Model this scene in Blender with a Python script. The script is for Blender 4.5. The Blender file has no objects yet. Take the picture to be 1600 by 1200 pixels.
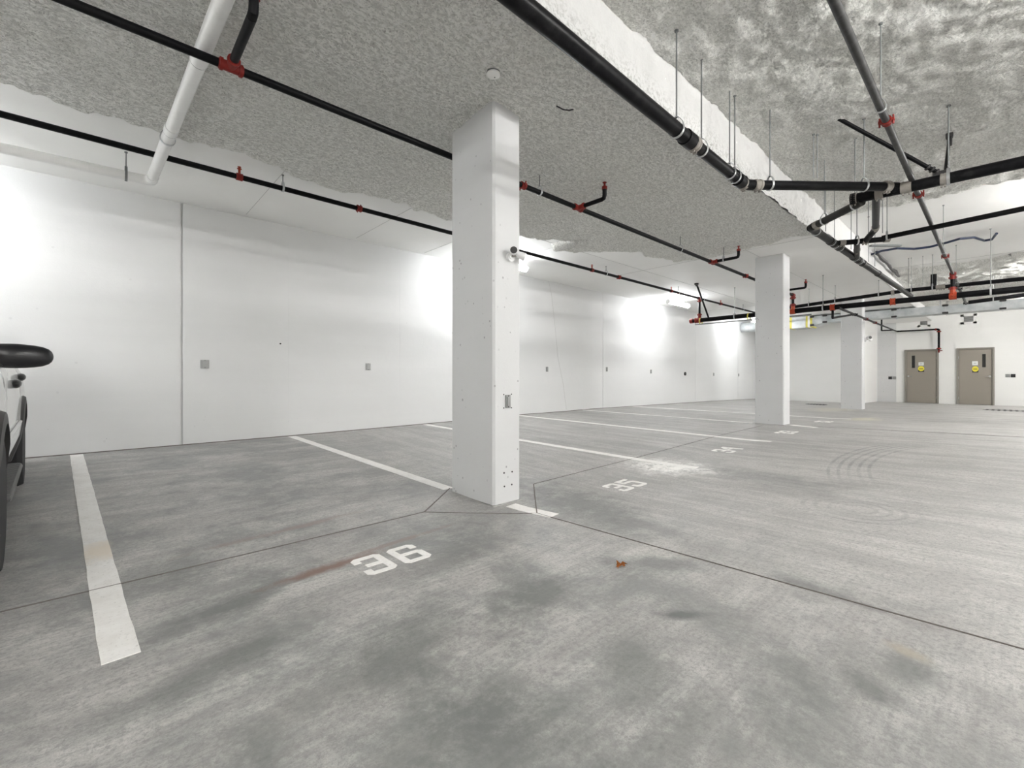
import bpy, bmesh, math, random
import numpy as np
from mathutils import Vector, Matrix

random.seed(7)
S = bpy.context.scene
COL = S.collection

# ---------------------------------------------------------------- camera, world, exposure
EYE = 1.03                      # eye height above the slab at the nearest pillar
FPX, HOR = 698.0, 589.0         # focal length and horizon row for a 1600 x 1200 frame
TH = math.atan2(761.0, FPX)
CT, ST = math.cos(TH), math.sin(TH)
cam_d = bpy.data.cameras.new('camera')
cam_d.sensor_width = 36.0
cam_d.lens = 36.0 * FPX / 1600.0
cam_d.shift_y = -(600.0 - HOR) / 1600.0
cam_d.clip_start = 0.05
cam = bpy.data.objects.new('camera', cam_d)
COL.objects.link(cam)
cam.location = (0, 0, EYE)
cam.rotation_euler = (math.pi / 2, 0, TH - math.pi / 2)
S.camera = cam

w = bpy.data.worlds.new('world')
S.world = w
w.use_nodes = True
w.node_tree.nodes['Background'].inputs[0].default_value = (0.9, 0.95, 1.0, 1)
w.node_tree.nodes['Background'].inputs[1].default_value = 0.3
S.view_settings.view_transform = 'Standard'
S.view_settings.look = 'None'
S.view_settings.gamma = 1.0
S.view_settings.use_curve_mapping = False
S.view_settings.exposure = 1.6
S.cycles.use_denoising = True
S.cycles.max_bounces = 12
S.cycles.diffuse_bounces = 8
TUBE_POWER = 58.0               # emission of the strip-light lenses
WALL_TUBE_POWER = 22.0

# ---------------------------------------------------------------- geometry of the view
def ray(px, py):
    r = (px - 800.0) / FPX
    return CT + ST * r, ST - CT * r, (HOR - py) / FPX
def W(x, y, c): return Vector((x, y, c + EYE))
def PC(px, py, c):                # point of the plane c above the eye
    a, b, u = ray(px, py); t = c / u
    return W(a * t, b * t, c)
def PY(px, py, y):                # point of the plane Y = y
    a, b, u = ray(px, py); t = y / b
    return W(a * t, y, u * t)
def PX(px, py, x):                # point of the plane X = x
    a, b, u = ray(px, py); t = x / a
    return W(x, b * t, u * t)
def px_of(p):
    t = p.x * CT + p.y * ST
    return 800 + FPX * (p.x * ST - p.y * CT) / t
def on(p0, p1, px):               # point of segment p0-p1 seen at column px
    lo, hi = 0.0, 1.0
    s = 1 if px_of(p1) > px_of(p0) else -1
    for _ in range(40):
        m = (lo + hi) / 2
        if (px_of(p0.lerp(p1, m)) - px) * s < 0: lo = m
        else: hi = m
    return p0.lerp(p1, lo)

BX = [-8, 0, 2.5, 4.75, 7, 9.5, 16.5, 21, 25]
BF = [1.04, 1.035, 1.03, .985, .925, .90, .955, 1.02, 1.08]
def floor_z(x, y):
    F = float(np.interp(x, BX, BF))
    if y > 2.5: F -= float(np.interp(x, [-8, 2.5, 5, 8.5, 25], [.027, .027, .02, .0106, .009])) * (y - 2.5)
    else: F -= float(np.interp(x, [-8, 9.5, 20], [.026, .02, .0])) * min(2.5 - y, 3.5)
    return EYE - F
def PF(px, py):                   # point of the floor
    a, b, u = ray(px, py); t = -1.0 / u
    for _ in range(12):
        t = (floor_z(a * t, b * t) - EYE) / u
    return Vector((a * t, b * t, floor_z(a * t, b * t)))

# ---------------------------------------------------------------- materials
def mat(name, col, rough=.6, metal=0.0, emit=None, power=0.0, coat=0.0):
    m = bpy.data.materials.new(name); m.use_nodes = True
    b = m.node_tree.nodes['Principled BSDF']
    b.inputs['Base Color'].default_value = (*col, 1)
    b.inputs['Roughness'].default_value = rough
    b.inputs['Metallic'].default_value = metal
    b.inputs['Coat Weight'].default_value = coat
    if emit:
        b.inputs['Emission Color'].default_value = (*emit, 1)
        b.inputs['Emission Strength'].default_value = power
    return m
class NT:
    def __init__(s, m):
        s.m = m; s.t = m.node_tree; s.b = s.t.nodes['Principled BSDF']
        s.co = s.t.nodes.new('ShaderNodeTexCoord').outputs['Object']
    def n(s, t, **k):
        o = s.t.nodes.new(t)
        for a, v in k.items(): setattr(o, a, v)
        return o
    def l(s, a, b): s.t.links.new(a, b)
    def mapping(s, scale, rot=(0, 0, 0)):
        m = s.n('ShaderNodeMapping'); m.inputs['Scale'].default_value = scale
        m.inputs['Rotation'].default_value = rot
        s.l(s.co, m.inputs[0]); return m.outputs[0]
    def noise(s, scale, detail=4, rough=.55, vec=None, dist=0.0):
        o = s.n('ShaderNodeTexNoise'); o.inputs['Scale'].default_value = scale
        o.inputs['Detail'].default_value = detail; o.inputs['Roughness'].default_value = rough
        o.inputs['Distortion'].default_value = dist
        s.l(vec or s.co, o.inputs['Vector']); return o.outputs['Fac']
    def voro(s, scale, vec=None):
        o = s.n('ShaderNodeTexVoronoi'); o.inputs['Scale'].default_value = scale
        s.l(vec or s.co, o.inputs['Vector']); return o.outputs['Distance']
    def ramp(s, f, stops):
        o = s.n('ShaderNodeValToRGB'); e = o.color_ramp.elements
        while len(e) < len(stops): e.new(.5)
        for i, (p, c) in enumerate(stops):
            e[i].position = p; e[i].color = (c, c, c, 1) if isinstance(c, float) else (*c, 1)
        s.l(f, o.inputs[0]); return o.outputs[0]
    def mix(s, f, a, b, mode='MIX'):
        o = s.n('ShaderNodeMix', data_type='RGBA', blend_type=mode)
        for sock, v in ((o.inputs[0], f), (o.inputs[6], a), (o.inputs[7], b)):
            if isinstance(v, (int, float)): sock.default_value = v
            elif isinstance(v, tuple): sock.default_value = (*v, 1)
            else: s.l(v, sock)
        return o.outputs[2]
    def math(s, op, a, b=0.0, c=0.0):
        o = s.n('ShaderNodeMath', operation=op)
        for i, v in enumerate((a, b, c)):
            if isinstance(v, (int, float)): o.inputs[i].default_value = v
            else: s.l(v, o.inputs[i])
        return o.outputs[0]
    def bump(s, h, strength=.3, dist=.01):
        o = s.n('ShaderNodeBump'); o.inputs['Strength'].default_value = strength
        o.inputs['Distance'].default_value = dist
        s.l(h, o.inputs['Height']); s.l(o.outputs[0], s.b.inputs['Normal'])
    def color(s, c): s.l(c, s.b.inputs['Base Color'])
    def xyz(s):
        o = s.n('ShaderNodeSeparateXYZ'); s.l(s.co, o.inputs[0]); return o.outputs

def blob(N, p, rx, ry, rot=0.0, soft=.5):
    """soft elliptical mark of the floor centred on p"""
    X, Y = N.xyz()[0:2]
    dx = N.math('SUBTRACT', X, p[0]); dy = N.math('SUBTRACT', Y, p[1])
    ca, sa = math.cos(rot), math.sin(rot)
    u = N.math('MULTIPLY', N.math('ADD', N.math('MULTIPLY', dx, ca), N.math('MULTIPLY', dy, sa)), 1 / rx)
    v = N.math('MULTIPLY', N.math('SUBTRACT', N.math('MULTIPLY', dy, ca), N.math('MULTIPLY', dx, sa)), 1 / ry)
    d = N.math('SQRT', N.math('ADD', N.math('MULTIPLY', u, u), N.math('MULTIPLY', v, v)))
    wob = N.math('MULTIPLY', N.math('SUBTRACT', N.noise(4.0, 9, .75), .5), 2.4)
    d = N.math('ADD', d, wob)
    return N.ramp(d, [(0.25, 1.0), (1.0, 0.0)])

M_floor = mat('concrete_floor', (.4, .4, .39), .62)
N = NT(M_floor)
big = N.noise(.5, 6, .65)
blot = N.noise(1.5, 11, .74, dist=.35)
mid = N.noise(5.5, 9, .78, dist=.2)
sx = N.noise(1.0, 9, .72, N.mapping((.6, 4.0, 1), (0, 0, .12)))
sy = N.noise(1.0, 9, .72, N.mapping((4.0, .5, 1), (0, 0, -.06)))
zone = N.ramp(N.math('MULTIPLY', N.math('ADD', N.xyz()[0], 1.0), .2), [(.55, 0.0), (.85, 1.0)])
streak = N.mix(zone, sx, sy)
c = N.mix(N.ramp(big, [(.35, 0.0), (.65, 1.0)]), (.42, .412, .40), (.52, .508, .49))
c = N.mix(N.ramp(streak, [(.38, .8), (.55, 0.0)]), c, (.32, .307, .298))
c = N.mix(N.ramp(streak, [(.50, 0.0), (.70, .7)]), c, (.61, .605, .58))
near = N.mix(zone, (1, 1, 1), (.12, .12, .12))
bl = N.mix(1.0, N.ramp(blot, [(.38, .9), (.54, 0.0)]), near, 'MULTIPLY')
c = N.mix(bl, c, (.19, .198, .195))
bm_ = N.mix(1.0, N.ramp(mid, [(.36, .75), (.50, 0.0)]), N.mix(zone, (.8, .8, .8), (.22, .22, .22)), 'MULTIPLY')
bm_ = N.mix(1.0, bm_, N.ramp(blot, [(.40, 1.0), (.62, .15)]), 'MULTIPLY')
c = N.mix(bm_, c, (.13, .135, .133))
li = N.ramp(N.noise(4.0, 9, .78), [(.52, 0.0), (.72, .6)])
c = N.mix(li, c, (.58, .57, .55))
br = N.mix(zone, N.noise(1.0, 3, .6, N.mapping((4, 60, 1), (0, 0, .12))), N.noise(1.0, 3, .6, N.mapping((60, 4, 1), (0, 0, -.06))))
c = N.mix(N.ramp(br, [(.35, .4), (.55, 0.0)]), c, (.26, .26, .253))
fine = N.noise(55, 5, .8)
c = N.mix(N.ramp(fine, [(.38, .6), (.52, 0.0)]), c, (.19, .19, .185))
grit = N.noise(230, 3, .8)
c = N.mix(N.ramp(grit, [(.34, .6), (.5, 0.0)]), c, (.22, .22, .215))
c = N.mix(N.ramp(N.voro(7.0), [(.018, .6), (.03, 0.0)]), c, (.16, .16, .16))
DARK = [(620, 1010, .30, .22, .4, .55), (350, 950, .28, .10, .3, .6), (330, 1050, .35, .10, .3, .55),
        (830, 935, .30, .16, .2, .6), (770, 1110, .16, .22, .5, .6), (1010, 880, .34, .09, -.8, .45),
        (1062, 960, .035, .10, .8, .85), (1290, 925, .28, .05, 1.4, .5), (1420, 1040, .10, .08, 0, .5),
        (1360, 1075, .10, .05, .9, .55), (900, 785, .75, .28, 1.3, .5), (1000, 1050, .25, .1, .8, .4),
        (240, 900, .3, .2, 0, .35), (1180, 745, .9, .25, 1.4, .3), (700, 880, .35, .12, .2, .3)]
for (px, py, rx, ry, ro, am) in DARK:
    c = N.mix(N.math('MULTIPLY', blob(N, PF(px, py), rx * 1.35, ry * 1.35, ro), min(1, am * 1.35)), c, (.14, .146, .143))
# rust by the painted number, tan stains
for (px, py, rx, ry, ro, am, cc) in [(520, 885, .40, .06, .08, .75, (.20, .135, .11)), (610, 850, .6, .035, .08, .5, (.24, .18, .15)),
        (1420, 1020, .09, .05, 1.2, .35, (.45, .38, .29)), (160, 860, .05, .3, 0, .3, (.6, .52, .4)),
        (455, 826, .7, .05, .1, .45, (.26, .20, .17)), (1350, 655, .9, .35, 0, .5, (.62, .59, .45)), (1300, 640, 1.6, .6, 0, .35, (.6, .57, .45))]:
    c = N.mix(N.math('MULTIPLY', blob(N, PF(px, py), rx, ry, ro), min(1, am * 1.3)), c, cc)
# pale efflorescence at the end of the third line
p = PF(1040, 729)
eff = N.math('MULTIPLY', blob(N, p, .5, .62), N.ramp(N.noise(12, 6, .8), [(.40, 0.0), (.52, 1.0)]))
c = N.mix(eff, c, (.86, .85, .82))
# curved tyre marks
X, Y = N.xyz()[0:2]
def circ(a, b, c_):
    A_ = np.array([[2 * (b.x - a.x), 2 * (b.y - a.y)], [2 * (c_.x - a.x), 2 * (c_.y - a.y)]])
    v_ = np.array([b.x ** 2 + b.y ** 2 - a.x ** 2 - a.y ** 2, c_.x ** 2 + c_.y ** 2 - a.x ** 2 - a.y ** 2])
    o_ = np.linalg.solve(A_, v_); return Vector((o_[0], o_[1])), math.hypot(a.x - o_[0], a.y - o_[1])
for (pa, pb, pc, wdt, am) in [((1303, 745), (1330, 709), (1395, 695), .42, .5), ((1290, 778), (1335, 812), (1372, 816), .35, .35)]:
    fa, fb, fc = PF(*pa), PF(*pb), PF(*pc)
    q, rad = circ(fa, fb, fc); r0, r1 = rad - wdt * .75, rad + wdt * .25
    mc = (fa + fb + fc) / 3; ext = max((fa - mc).length, (fc - mc).length) * 1.25
    dx = N.math('SUBTRACT', X, q.x); dy = N.math('SUBTRACT', Y, q.y)
    d = N.math('SQRT', N.math('ADD', N.math('MULTIPLY', dx, dx), N.math('MULTIPLY', dy, dy)))
    rib = N.ramp(N.math('SINE', N.math('MULTIPLY', d, 78.0)), [(.1, 0.0), (.8, 1.0)])
    band = N.math('MULTIPLY', N.math('GREATER_THAN', d, r0), N.math('LESS_THAN', d, r1))
    ex_ = N.math('SUBTRACT', X, mc.x); ey_ = N.math('SUBTRACT', Y, mc.y)
    half = N.ramp(N.math('MULTIPLY', N.math('SQRT', N.math('ADD', N.math('MULTIPLY', ex_, ex_), N.math('MULTIPLY', ey_, ey_))), 1 / ext), [(.6, 1.0), (1.0, 0.0)])
    k = N.math('MULTIPLY', N.math('MULTIPLY', rib, band), N.math('MULTIPLY', half, am))
    k = N.math('MULTIPLY', k, N.ramp(N.noise(3, 6, .7), [(.35, .2), (.55, 1.0)]))
    c = N.mix(k, c, (.15, .15, .15))
N.color(c)
N.l(N.ramp(blot, [(.35, .42), (.6, .62)]), N.b.inputs['Roughness'])
N.bump(N.math('ADD', N.noise(45, 4), N.math('MULTIPLY', streak, 1.5)), .22, .004)

def wallish(name, base, dirt=.25, pocks=1.0, zlow=False):
    m = mat(name, base, .62)
    N = NT(m)
    c = N.mix(N.ramp(N.noise(1.3, 5, .6), [(.35, dirt), (.65, 0.0)]), base, tuple(v * .9 for v in base))
    c = N.mix(N.ramp(N.noise(1, 4, .6, N.mapping((.25, .25, 3.0))), [(.4, dirt * 1.2), (.6, 0.0)]), c, tuple(v * .93 for v in base))
    if pocks:
        v = N.ramp(N.voro(16.0, N.mapping((1, 1, .8))), [(.0, 1.0), (.08 * pocks, .9), (.11 * pocks, 0.0)])
        msk = N.ramp(N.noise(2.4, 3), [(.46, 0.0), (.56, 1.0)])
        if zlow:
            z = N.ramp(N.xyz()[2], [(.25, 1.0), (.8, 0.0)])
            msk = N.mix(1.0, msk, z, 'MULTIPLY')
        c = N.mix(N.mix(1.0, v, msk, 'MULTIPLY'), c, (.30, .30, .31))
        v2 = N.ramp(N.voro(3.1), [(.0, 1.0), (.035, .9), (.045, 0.0)])
        c = N.mix(N.mix(1.0, v2, (.6, .6, .6) if not zlow else (.12, .12, .12), 'MULTIPLY'), c, (.16, .16, .17))
    N.color(c)
    N.bump(N.math('ADD', N.noise(9, 5), N.math('MULTIPLY', N.noise(90, 2), .3)), .22, .01)
    return m
M_wall = wallish('white_painted_concrete_wall', (.72, .725, .725), .3, .6, True)
M_pillar = wallish('white_painted_concrete_pillar', (.64, .645, .65), .3, 1.25)
M_block = wallish('white_painted_block_wall', (.80, .80, .785), .2, .0)
M_slab = wallish('painted_concrete_soffit', (.90, .90, .885), .35, 0)

M_foam = mat('sprayed_insulation', (.5, .5, .48), .95)
N = NT(M_foam)
f1 = N.noise(26, 6, .7, N.mapping((1, 1.6, 1)), .6)
f2 = N.noise(1.3, 4)
c = N.mix(N.ramp(f1, [(.43, 0.0), (.57, 1.0)]), (.66, .66, .63), (.97, .97, .94))
c = N.mix(N.ramp(f2, [(.35, .35), (.65, 0.0)]), c, (.78, .78, .73))
c = N.mix(N.ramp(N.noise(75, 3, .7), [(.34, .75), (.45, 0.0)]), c, (.36, .36, .34))
c = N.mix(N.mix(1.0, N.ramp(N.noise(13, 7, .75), [(.57, 0.0), (.62, .95)]), N.ramp(N.noise(1.1, 5), [(.48, 0.0), (.60, 1.0)]), 'MULTIPLY'), c, (.9, .9, .88))
N.color(c); N.bump(N.math('ADD', f1, N.math('MULTIPLY', N.noise(80, 3), .5)), .9, .03)
M_face = mat('sprayed_beam_face', (.8, .8, .79), .9)
N = NT(M_face)
sp = N.ramp(N.noise(34, 5, .75), [(.42, 1.0), (.52, 0.0)])
lo = N.ramp(N.math('ADD', N.xyz()[2], N.math('MULTIPLY', N.noise(2.5, 4), .25)), [(0.0, 0.0), (1.0, 0.0)])
zz = N.math('SUBTRACT', N.xyz()[2], 3.18)
lo = N.ramp(N.math('MULTIPLY', N.math('ADD', zz, N.math('MULTIPLY', N.noise(3, 4), .18)), 2.2), [(.15, 1.0), (.75, .05)])
N.color(N.mix(N.mix(1.0, sp, lo, 'MULTIPLY'), (.68, .68, .672), (.34, .34, .32)))
N.bump(N.noise(40, 5, .7), .6, .015)

M_line = mat('white_line_paint', (.72, .71, .69), .6)
N = NT(M_line)
c = N.mix(N.ramp(N.noise(7, 6, .7), [(.38, .55), (.6, 0.0)]), (.88, .87, .85), (.74, .72, .69))
c = N.mix(N.ramp(N.noise(60, 3, .7), [(.3, .8), (.42, 0.0)]), c, (.6, .59, .57))
tan = N.math('MULTIPLY', blob(N, PF(158, 862), .2, .22), .75)
c = N.mix(tan, c, (.78, .69, .57))
N.color(c)
M_crack = mat('dark_joint_and_gap_shade', (.15, .135, .125), .9)
M_hair = mat('hairline_grey', (.52, .52, .51), .9)
def pipe_mat(name, a, b, rough):
    m = mat(name, a, rough); N = NT(m); N.b.inputs['Specular IOR Level'].default_value = .10 if max(a) < .01 else .3
    N.color(N.mix(N.ramp(N.noise(9, 5, .7), [(.5, 0.0), (.75, .6)]), a, b)); return m
M_black = pipe_mat('black_painted_steel', (.005, .005, .006), (.016, .016, .016), .42)
M_abs = pipe_mat('black_drain_plastic', (.006, .006, .007), (.025, .025, .025), .36)
M_grey = pipe_mat('dusty_grey_steel', (.03, .03, .03), (.09, .09, .087), .5)
M_olive = pipe_mat('dusty_grey_drain', (.016, .0155, .013), (.05, .048, .042), .5)
M_red = pipe_mat('red_coupling_paint', (.20, .016, .012), (.34, .05, .03), .5)
M_orange = pipe_mat('orange_coupling_paint', (.40, .055, .02), (.6, .17, .08), .5)
M_steel = mat('galvanized_steel', (.55, .56, .57), .35, .85)
M_rod = mat('threaded_rod_steel', (.22, .23, .23), .5, .6)
M_band = pipe_mat('stainless_band', (.27, .25, .225), (.42, .41, .38), .42)
M_pvc = pipe_mat('white_plastic_pipe', (.80, .80, .79), (.7, .7, .69), .35)
M_duct = mat('galvanized_duct', (.50, .53, .54), .45, .35)
N = NT(M_duct); N.color(N.mix(N.ramp(N.noise(3.5, 4), [(.35, 0.0), (.65, 1.0)]), (.42, .455, .465), (.60, .62, .625)))
M_yellow = mat('yellow_tape', (.62, .55, .10), .5)
M_blue = mat('blue_hose', (.008, .018, .055), .4)
M_white = mat('white_enamel', (.8, .8, .8), .4)
M_plate = mat('grey_cover_plate', (.33, .335, .33), .4, .5)
M_dark = mat('black_plastic', (.015, .015, .016), .35)
M_tube = mat('lit_lens', (.9, .9, .9), .5, 0, (1.0, .985, .965), TUBE_POWER)
M_tubew = mat('lit_lens_wall_row', (.9, .9, .9), .5, 0, (.97, .985, 1.0), WALL_TUBE_POWER)
M_tubeb = mat('added_fill_lens', (.9, .9, .9), .5, 0, (1.0, .985, .965), 19.0)
M_door = mat('taupe_door_paint', (.265, .238, .205), .5)
M_frame = mat('taupe_frame_paint', (.25, .232, .205), .5)
M_lite = mat('dark_wired_glass', (.012, .010, .009), .12)
M_paper = mat('white_paper', (.75, .76, .76), .7)
M_signy = mat('yellow_sign', (.75, .66, .05), .5)
M_leaf = mat('brown_leaf', (.36, .12, .02), .7)
M_car = mat('white_car_paint', (.78, .78, .77), .25, 0, coat=.6)
M_clad = mat('dark_cladding', (.035, .033, .033), .55)
M_glass = mat('tinted_window', (.01, .01, .012), .05)
M_tyre = mat('tyre_rubber', (.016, .016, .017), .75)
M_alloy = mat('alloy_wheel', (.10, .10, .10), .4, .7)
M_tread = mat('grey_step_pad', (.10, .10, .10), .6)
M_mirror = mat('black_mirror_shell', (.008, .008, .010), .3)
M_chrome = mat('bright_chrome', (.75, .75, .75), .15, 1)
M_lampg = mat('headlamp_glass', (.6, .62, .64), .1)
M_redlens = mat('red_tail_lens', (.35, .01, .01), .15)

# ---------------------------------------------------------------- object helpers
def world_loc(o):
    v = Vector((0, 0, 0))
    while o is not None:
        v += o.location; o = o.parent
    return v
def obj(name, bm, m, parent=None, smooth=False, local=False):
    me = bpy.data.meshes.new(name)
    if parent is not None and not local:
        bmesh.ops.translate(bm, verts=bm.verts, vec=-world_loc(parent))
    bm.normal_update()
    bm.to_mesh(me); bm.free()
    if smooth:
        for f in me.polygons: f.use_smooth = True
        if smooth != 'all':
            me.set_sharp_from_angle(angle=math.radians(40))
    for x in (m if isinstance(m, (list, tuple)) else [m]): me.materials.append(x)
    o = bpy.data.objects.new(name, me)
    COL.objects.link(o)
    if parent is not None: o.parent = parent
    return o
def tag(o, label, cat, group=None):
    o['label'] = label; o['category'] = cat
    if group: o['group'] = group
    return o
def thing(name, label, cat, loc=(0, 0, 0), group=None, rz=0.0):
    o = bpy.data.objects.new(name, None); COL.objects.link(o)
    o.empty_display_size = .1
    o.location = loc; o.rotation_euler = (0, 0, rz)
    return tag(o, label, cat, group)
def struct(o):
    o['kind'] = 'structure'; return o
def copy_tree(o, parent=None):
    c = o.copy(); COL.objects.link(c); c.parent = parent
    for ch in list(o.children): copy_tree(ch, c)
    return c
def BM(): return bmesh.new()
def box(bm, a, b, bev=0.0):
    r = bmesh.ops.create_cube(bm, size=1)
    vs = r['verts']
    c = [(a[i] + b[i]) / 2 for i in range(3)]; s = [abs(b[i] - a[i]) for i in range(3)]
    for v in vs: v.co = Vector([c[i] + v.co[i] * s[i] for i in range(3)])
    if bev:
        es = list({e for v in vs for e in v.link_edges})
        bmesh.ops.bevel(bm, geom=es, offset=bev, segments=2, affect='EDGES', profile=.5)
    return vs
def frame_of(d):
    d = d.normalized()
    u = Vector((0, 0, 1)) if abs(d.z) < .9 else Vector((1, 0, 0))
    s = d.cross(u).normalized()
    return Matrix((s, s.cross(d) * -1, d)).transposed() if False else Matrix((s, d.cross(s), d)).transposed()
def cyl(bm, p0, p1, r, seg=12, r2=None, caps=True):
    p0, p1 = Vector(p0), Vector(p1); d = p1 - p0
    Mx = Matrix.Translation((p0 + p1) / 2) @ frame_of(d).to_4x4()
    bmesh.ops.create_cone(bm, cap_ends=caps, segments=seg, radius1=r, radius2=r if r2 is None else r2, depth=d.length, matrix=Mx)
def obox(bm, c, d, sd, ss, su):         # box aligned to direction d: sizes along d, side, up
    Mx = Matrix.Translation(c) @ frame_of(d).to_4x4() @ Matrix.Diagonal((ss, su, sd, 1))
    bmesh.ops.create_cube(bm, size=1, matrix=Mx)
def tube(bm, pts, r, seg=12, caps=True):
    pts = [Vector(p) for p in pts]
    rings = []; up = None
    for i, p in enumerate(pts):
        if i == 0: d = pts[1] - p
        elif i == len(pts) - 1: d = p - pts[i - 1]
        else: d = (pts[i + 1] - p).normalized() + (p - pts[i - 1]).normalized()
        d.normalize()
        if up is None:
            up = d.orthogonal().normalized()
        up = (up - d * up.dot(d)).normalized()
        s = d.cross(up)
        rr = r[i] if isinstance(r, (list, tuple)) else r
        rings.append([bm.verts.new(p + (up * math.cos(a) + s * math.sin(a)) * rr) for a in [2 * math.pi * k / seg for k in range(seg)]])
    for a, b in zip(rings, rings[1:]):
        for k in range(seg):
            bm.faces.new((a[k], a[(k + 1) % seg], b[(k + 1) % seg], b[k]))
    if caps:
        bm.faces.new(rings[0][::-1]); bm.faces.new(rings[-1])
def torus(bm, c, d, R, r, seg=20, ms=6):
    Mx = frame_of(Vector(d)); c = Vector(c); g = []
    for i in range(seg):
        a = 2 * math.pi * i / seg; row = []
        for j in range(ms):
            b = 2 * math.pi * j / ms
            row.append(bm.verts.new(c + Mx @ Vector(((R + r * math.cos(b)) * math.cos(a), (R + r * math.cos(b)) * math.sin(a), r * math.sin(b) * 2.2))))
        g.append(row)
    for i in range(seg):
        for j in range(ms):
            bm.faces.new((g[i][j], g[(i + 1) % seg][j], g[(i + 1) % seg][(j + 1) % ms], g[i][(j + 1) % ms]))

# pipe-work pieces -----------------------------------------------------------
def pipe(root, p0, p1, r, m, name='pipe', seg=16):
    bm = BM(); cyl(bm, p0, p1, r, seg); return obj(name, bm, m, root, True)
def bend(root, pts, r, m, name='elbow'):
    bm = BM()
    P = [Vector(p) for p in pts]; path = []
    a, b, c = P
    for i in range(9):
        t = i / 8; path.append(a.lerp(b, t).lerp(b.lerp(c, t), t))
    tube(bm, path, r, 14); return obj(name, bm, m, root, True)
def coupling(root, p, d, r, m=None, L=.055, name='coupling'):
    """grooved pipe coupling: two ribs, body, two bolt pads with bolts"""
    p, d = Vector(p), Vector(d).normalized(); bm = BM()
    cyl(bm, p - d * L / 2, p + d * L / 2, r * 1.26, 14)
    for s in (-1, 1): cyl(bm, p + d * s * L * .42 - d * .006, p + d * s * L * .42 + d * .006, r * 1.42, 14)
    Fm = frame_of(d); sd = Fm.col[0].xyz
    for s in (-1, 1):
        q = p + sd * s * (r * 1.42 + .006)
        obox(bm, q, d, L * .55, min(r * .6, .028), .020)
        cyl(bm, q - Fm.col[1].xyz * .035, q + Fm.col[1].xyz * .035, .007, 6)
    return obj(name, bm, m or M_red, root, True)
def tee(root, p, d, b, r, m=None):
    p, d, b = Vector(p), Vector(d).normalized(), Vector(b).normalized(); bm = BM()
    cyl(bm, p - d * .07, p + d * .07, r * 1.22, 14)
    for s in (-1, 1): cyl(bm, p + d * s * .055 - d * .009, p + d * s * .055 + d * .009, r * 1.5, 14)
    cyl(bm, p, p + b * (r + .075), r * 1.1, 14)
    cyl(bm, p + b * (r + .05), p + b * (r + .068), r * 1.45, 14)
    return obj('tee_fitting', bm, m or M_red, root, True)
def band(root, p, d, r, L=.085):
    """no-hub band: steel shield with two clamp worms"""
    p, d = Vector(p), Vector(d).normalized(); bm = BM()
    cyl(bm, p - d * L / 2, p + d * L / 2, r * 1.07, 18)
    Fm = frame_of(d); up = Fm.col[1].xyz
    for s in (-1, 1):
        cyl(bm, p + d * s * L * .28 - d * .007, p + d * s * L * .28 + d * .007, r * 1.12, 18)
        q = p + d * s * L * .28 + up * (r * 1.12 + .006)
        obox(bm, q, d, .014, .03, .014)
    return obj('band_clamp', bm, M_band, root, True)
def hub(root, p, d, r, m, L=.07):
    p, d = Vector(p), Vector(d).normalized(); bm = BM()
    cyl(bm, p - d * L / 2, p + d * L / 2, r * 1.13, 18)
    return obj('pipe_hub', bm, m, root, True)
def hanger(root, p, d, r, ctop, ring=True, rodr=.005, m=None):
    """threaded rod > pear-shaped clevis ring round the pipe"""
    p, d = Vector(p), Vector(d); zt = ctop + EYE
    bm = BM()
    cyl(bm, (p.x, p.y, p.z + r + .035), (p.x, p.y, zt), rodr, 6)
    cyl(bm, (p.x, p.y, zt - .012), (p.x, p.y, zt), rodr * 2.6, 8)
    o = obj('hanger_rod', bm, M_rod, root, True)
    if ring:
        bm = BM(); n = 22; h = d.cross(Vector((0, 0, 1))).normalized()
        pts = []
        for i in range(n + 1):
            a = -math.pi / 2 + 2 * math.pi * i / n
            x = math.cos(a) * (r + .004); z = math.sin(a) * (r + .004)
            if z > 0:
                z *= 1 + .9 * (.045 / (r + .004)) ; x *= 1 - .35 * (math.sin(a)) ** 3
            pts.append((p + h * x + Vector((0, 0, z)), ))
        wv = max(.010, r * .22)
        dn = Vector((d.x, d.y, 0)).normalized()
        prev = None
        for (q,) in pts:
            off = (q - p).normalized() * .004
            cur = [bm.verts.new(q - dn * wv), bm.verts.new(q + dn * wv), bm.verts.new(q + dn * wv + off), bm.verts.new(q - dn * wv + off)]
            if prev:
                for k in range(4): bm.faces.new((prev[k], prev[(k + 1) % 4], cur[(k + 1) % 4], cur[k]))
            prev = cur
        obj('hanger_ring', bm, m or M_steel, o, True)
    return o

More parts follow.
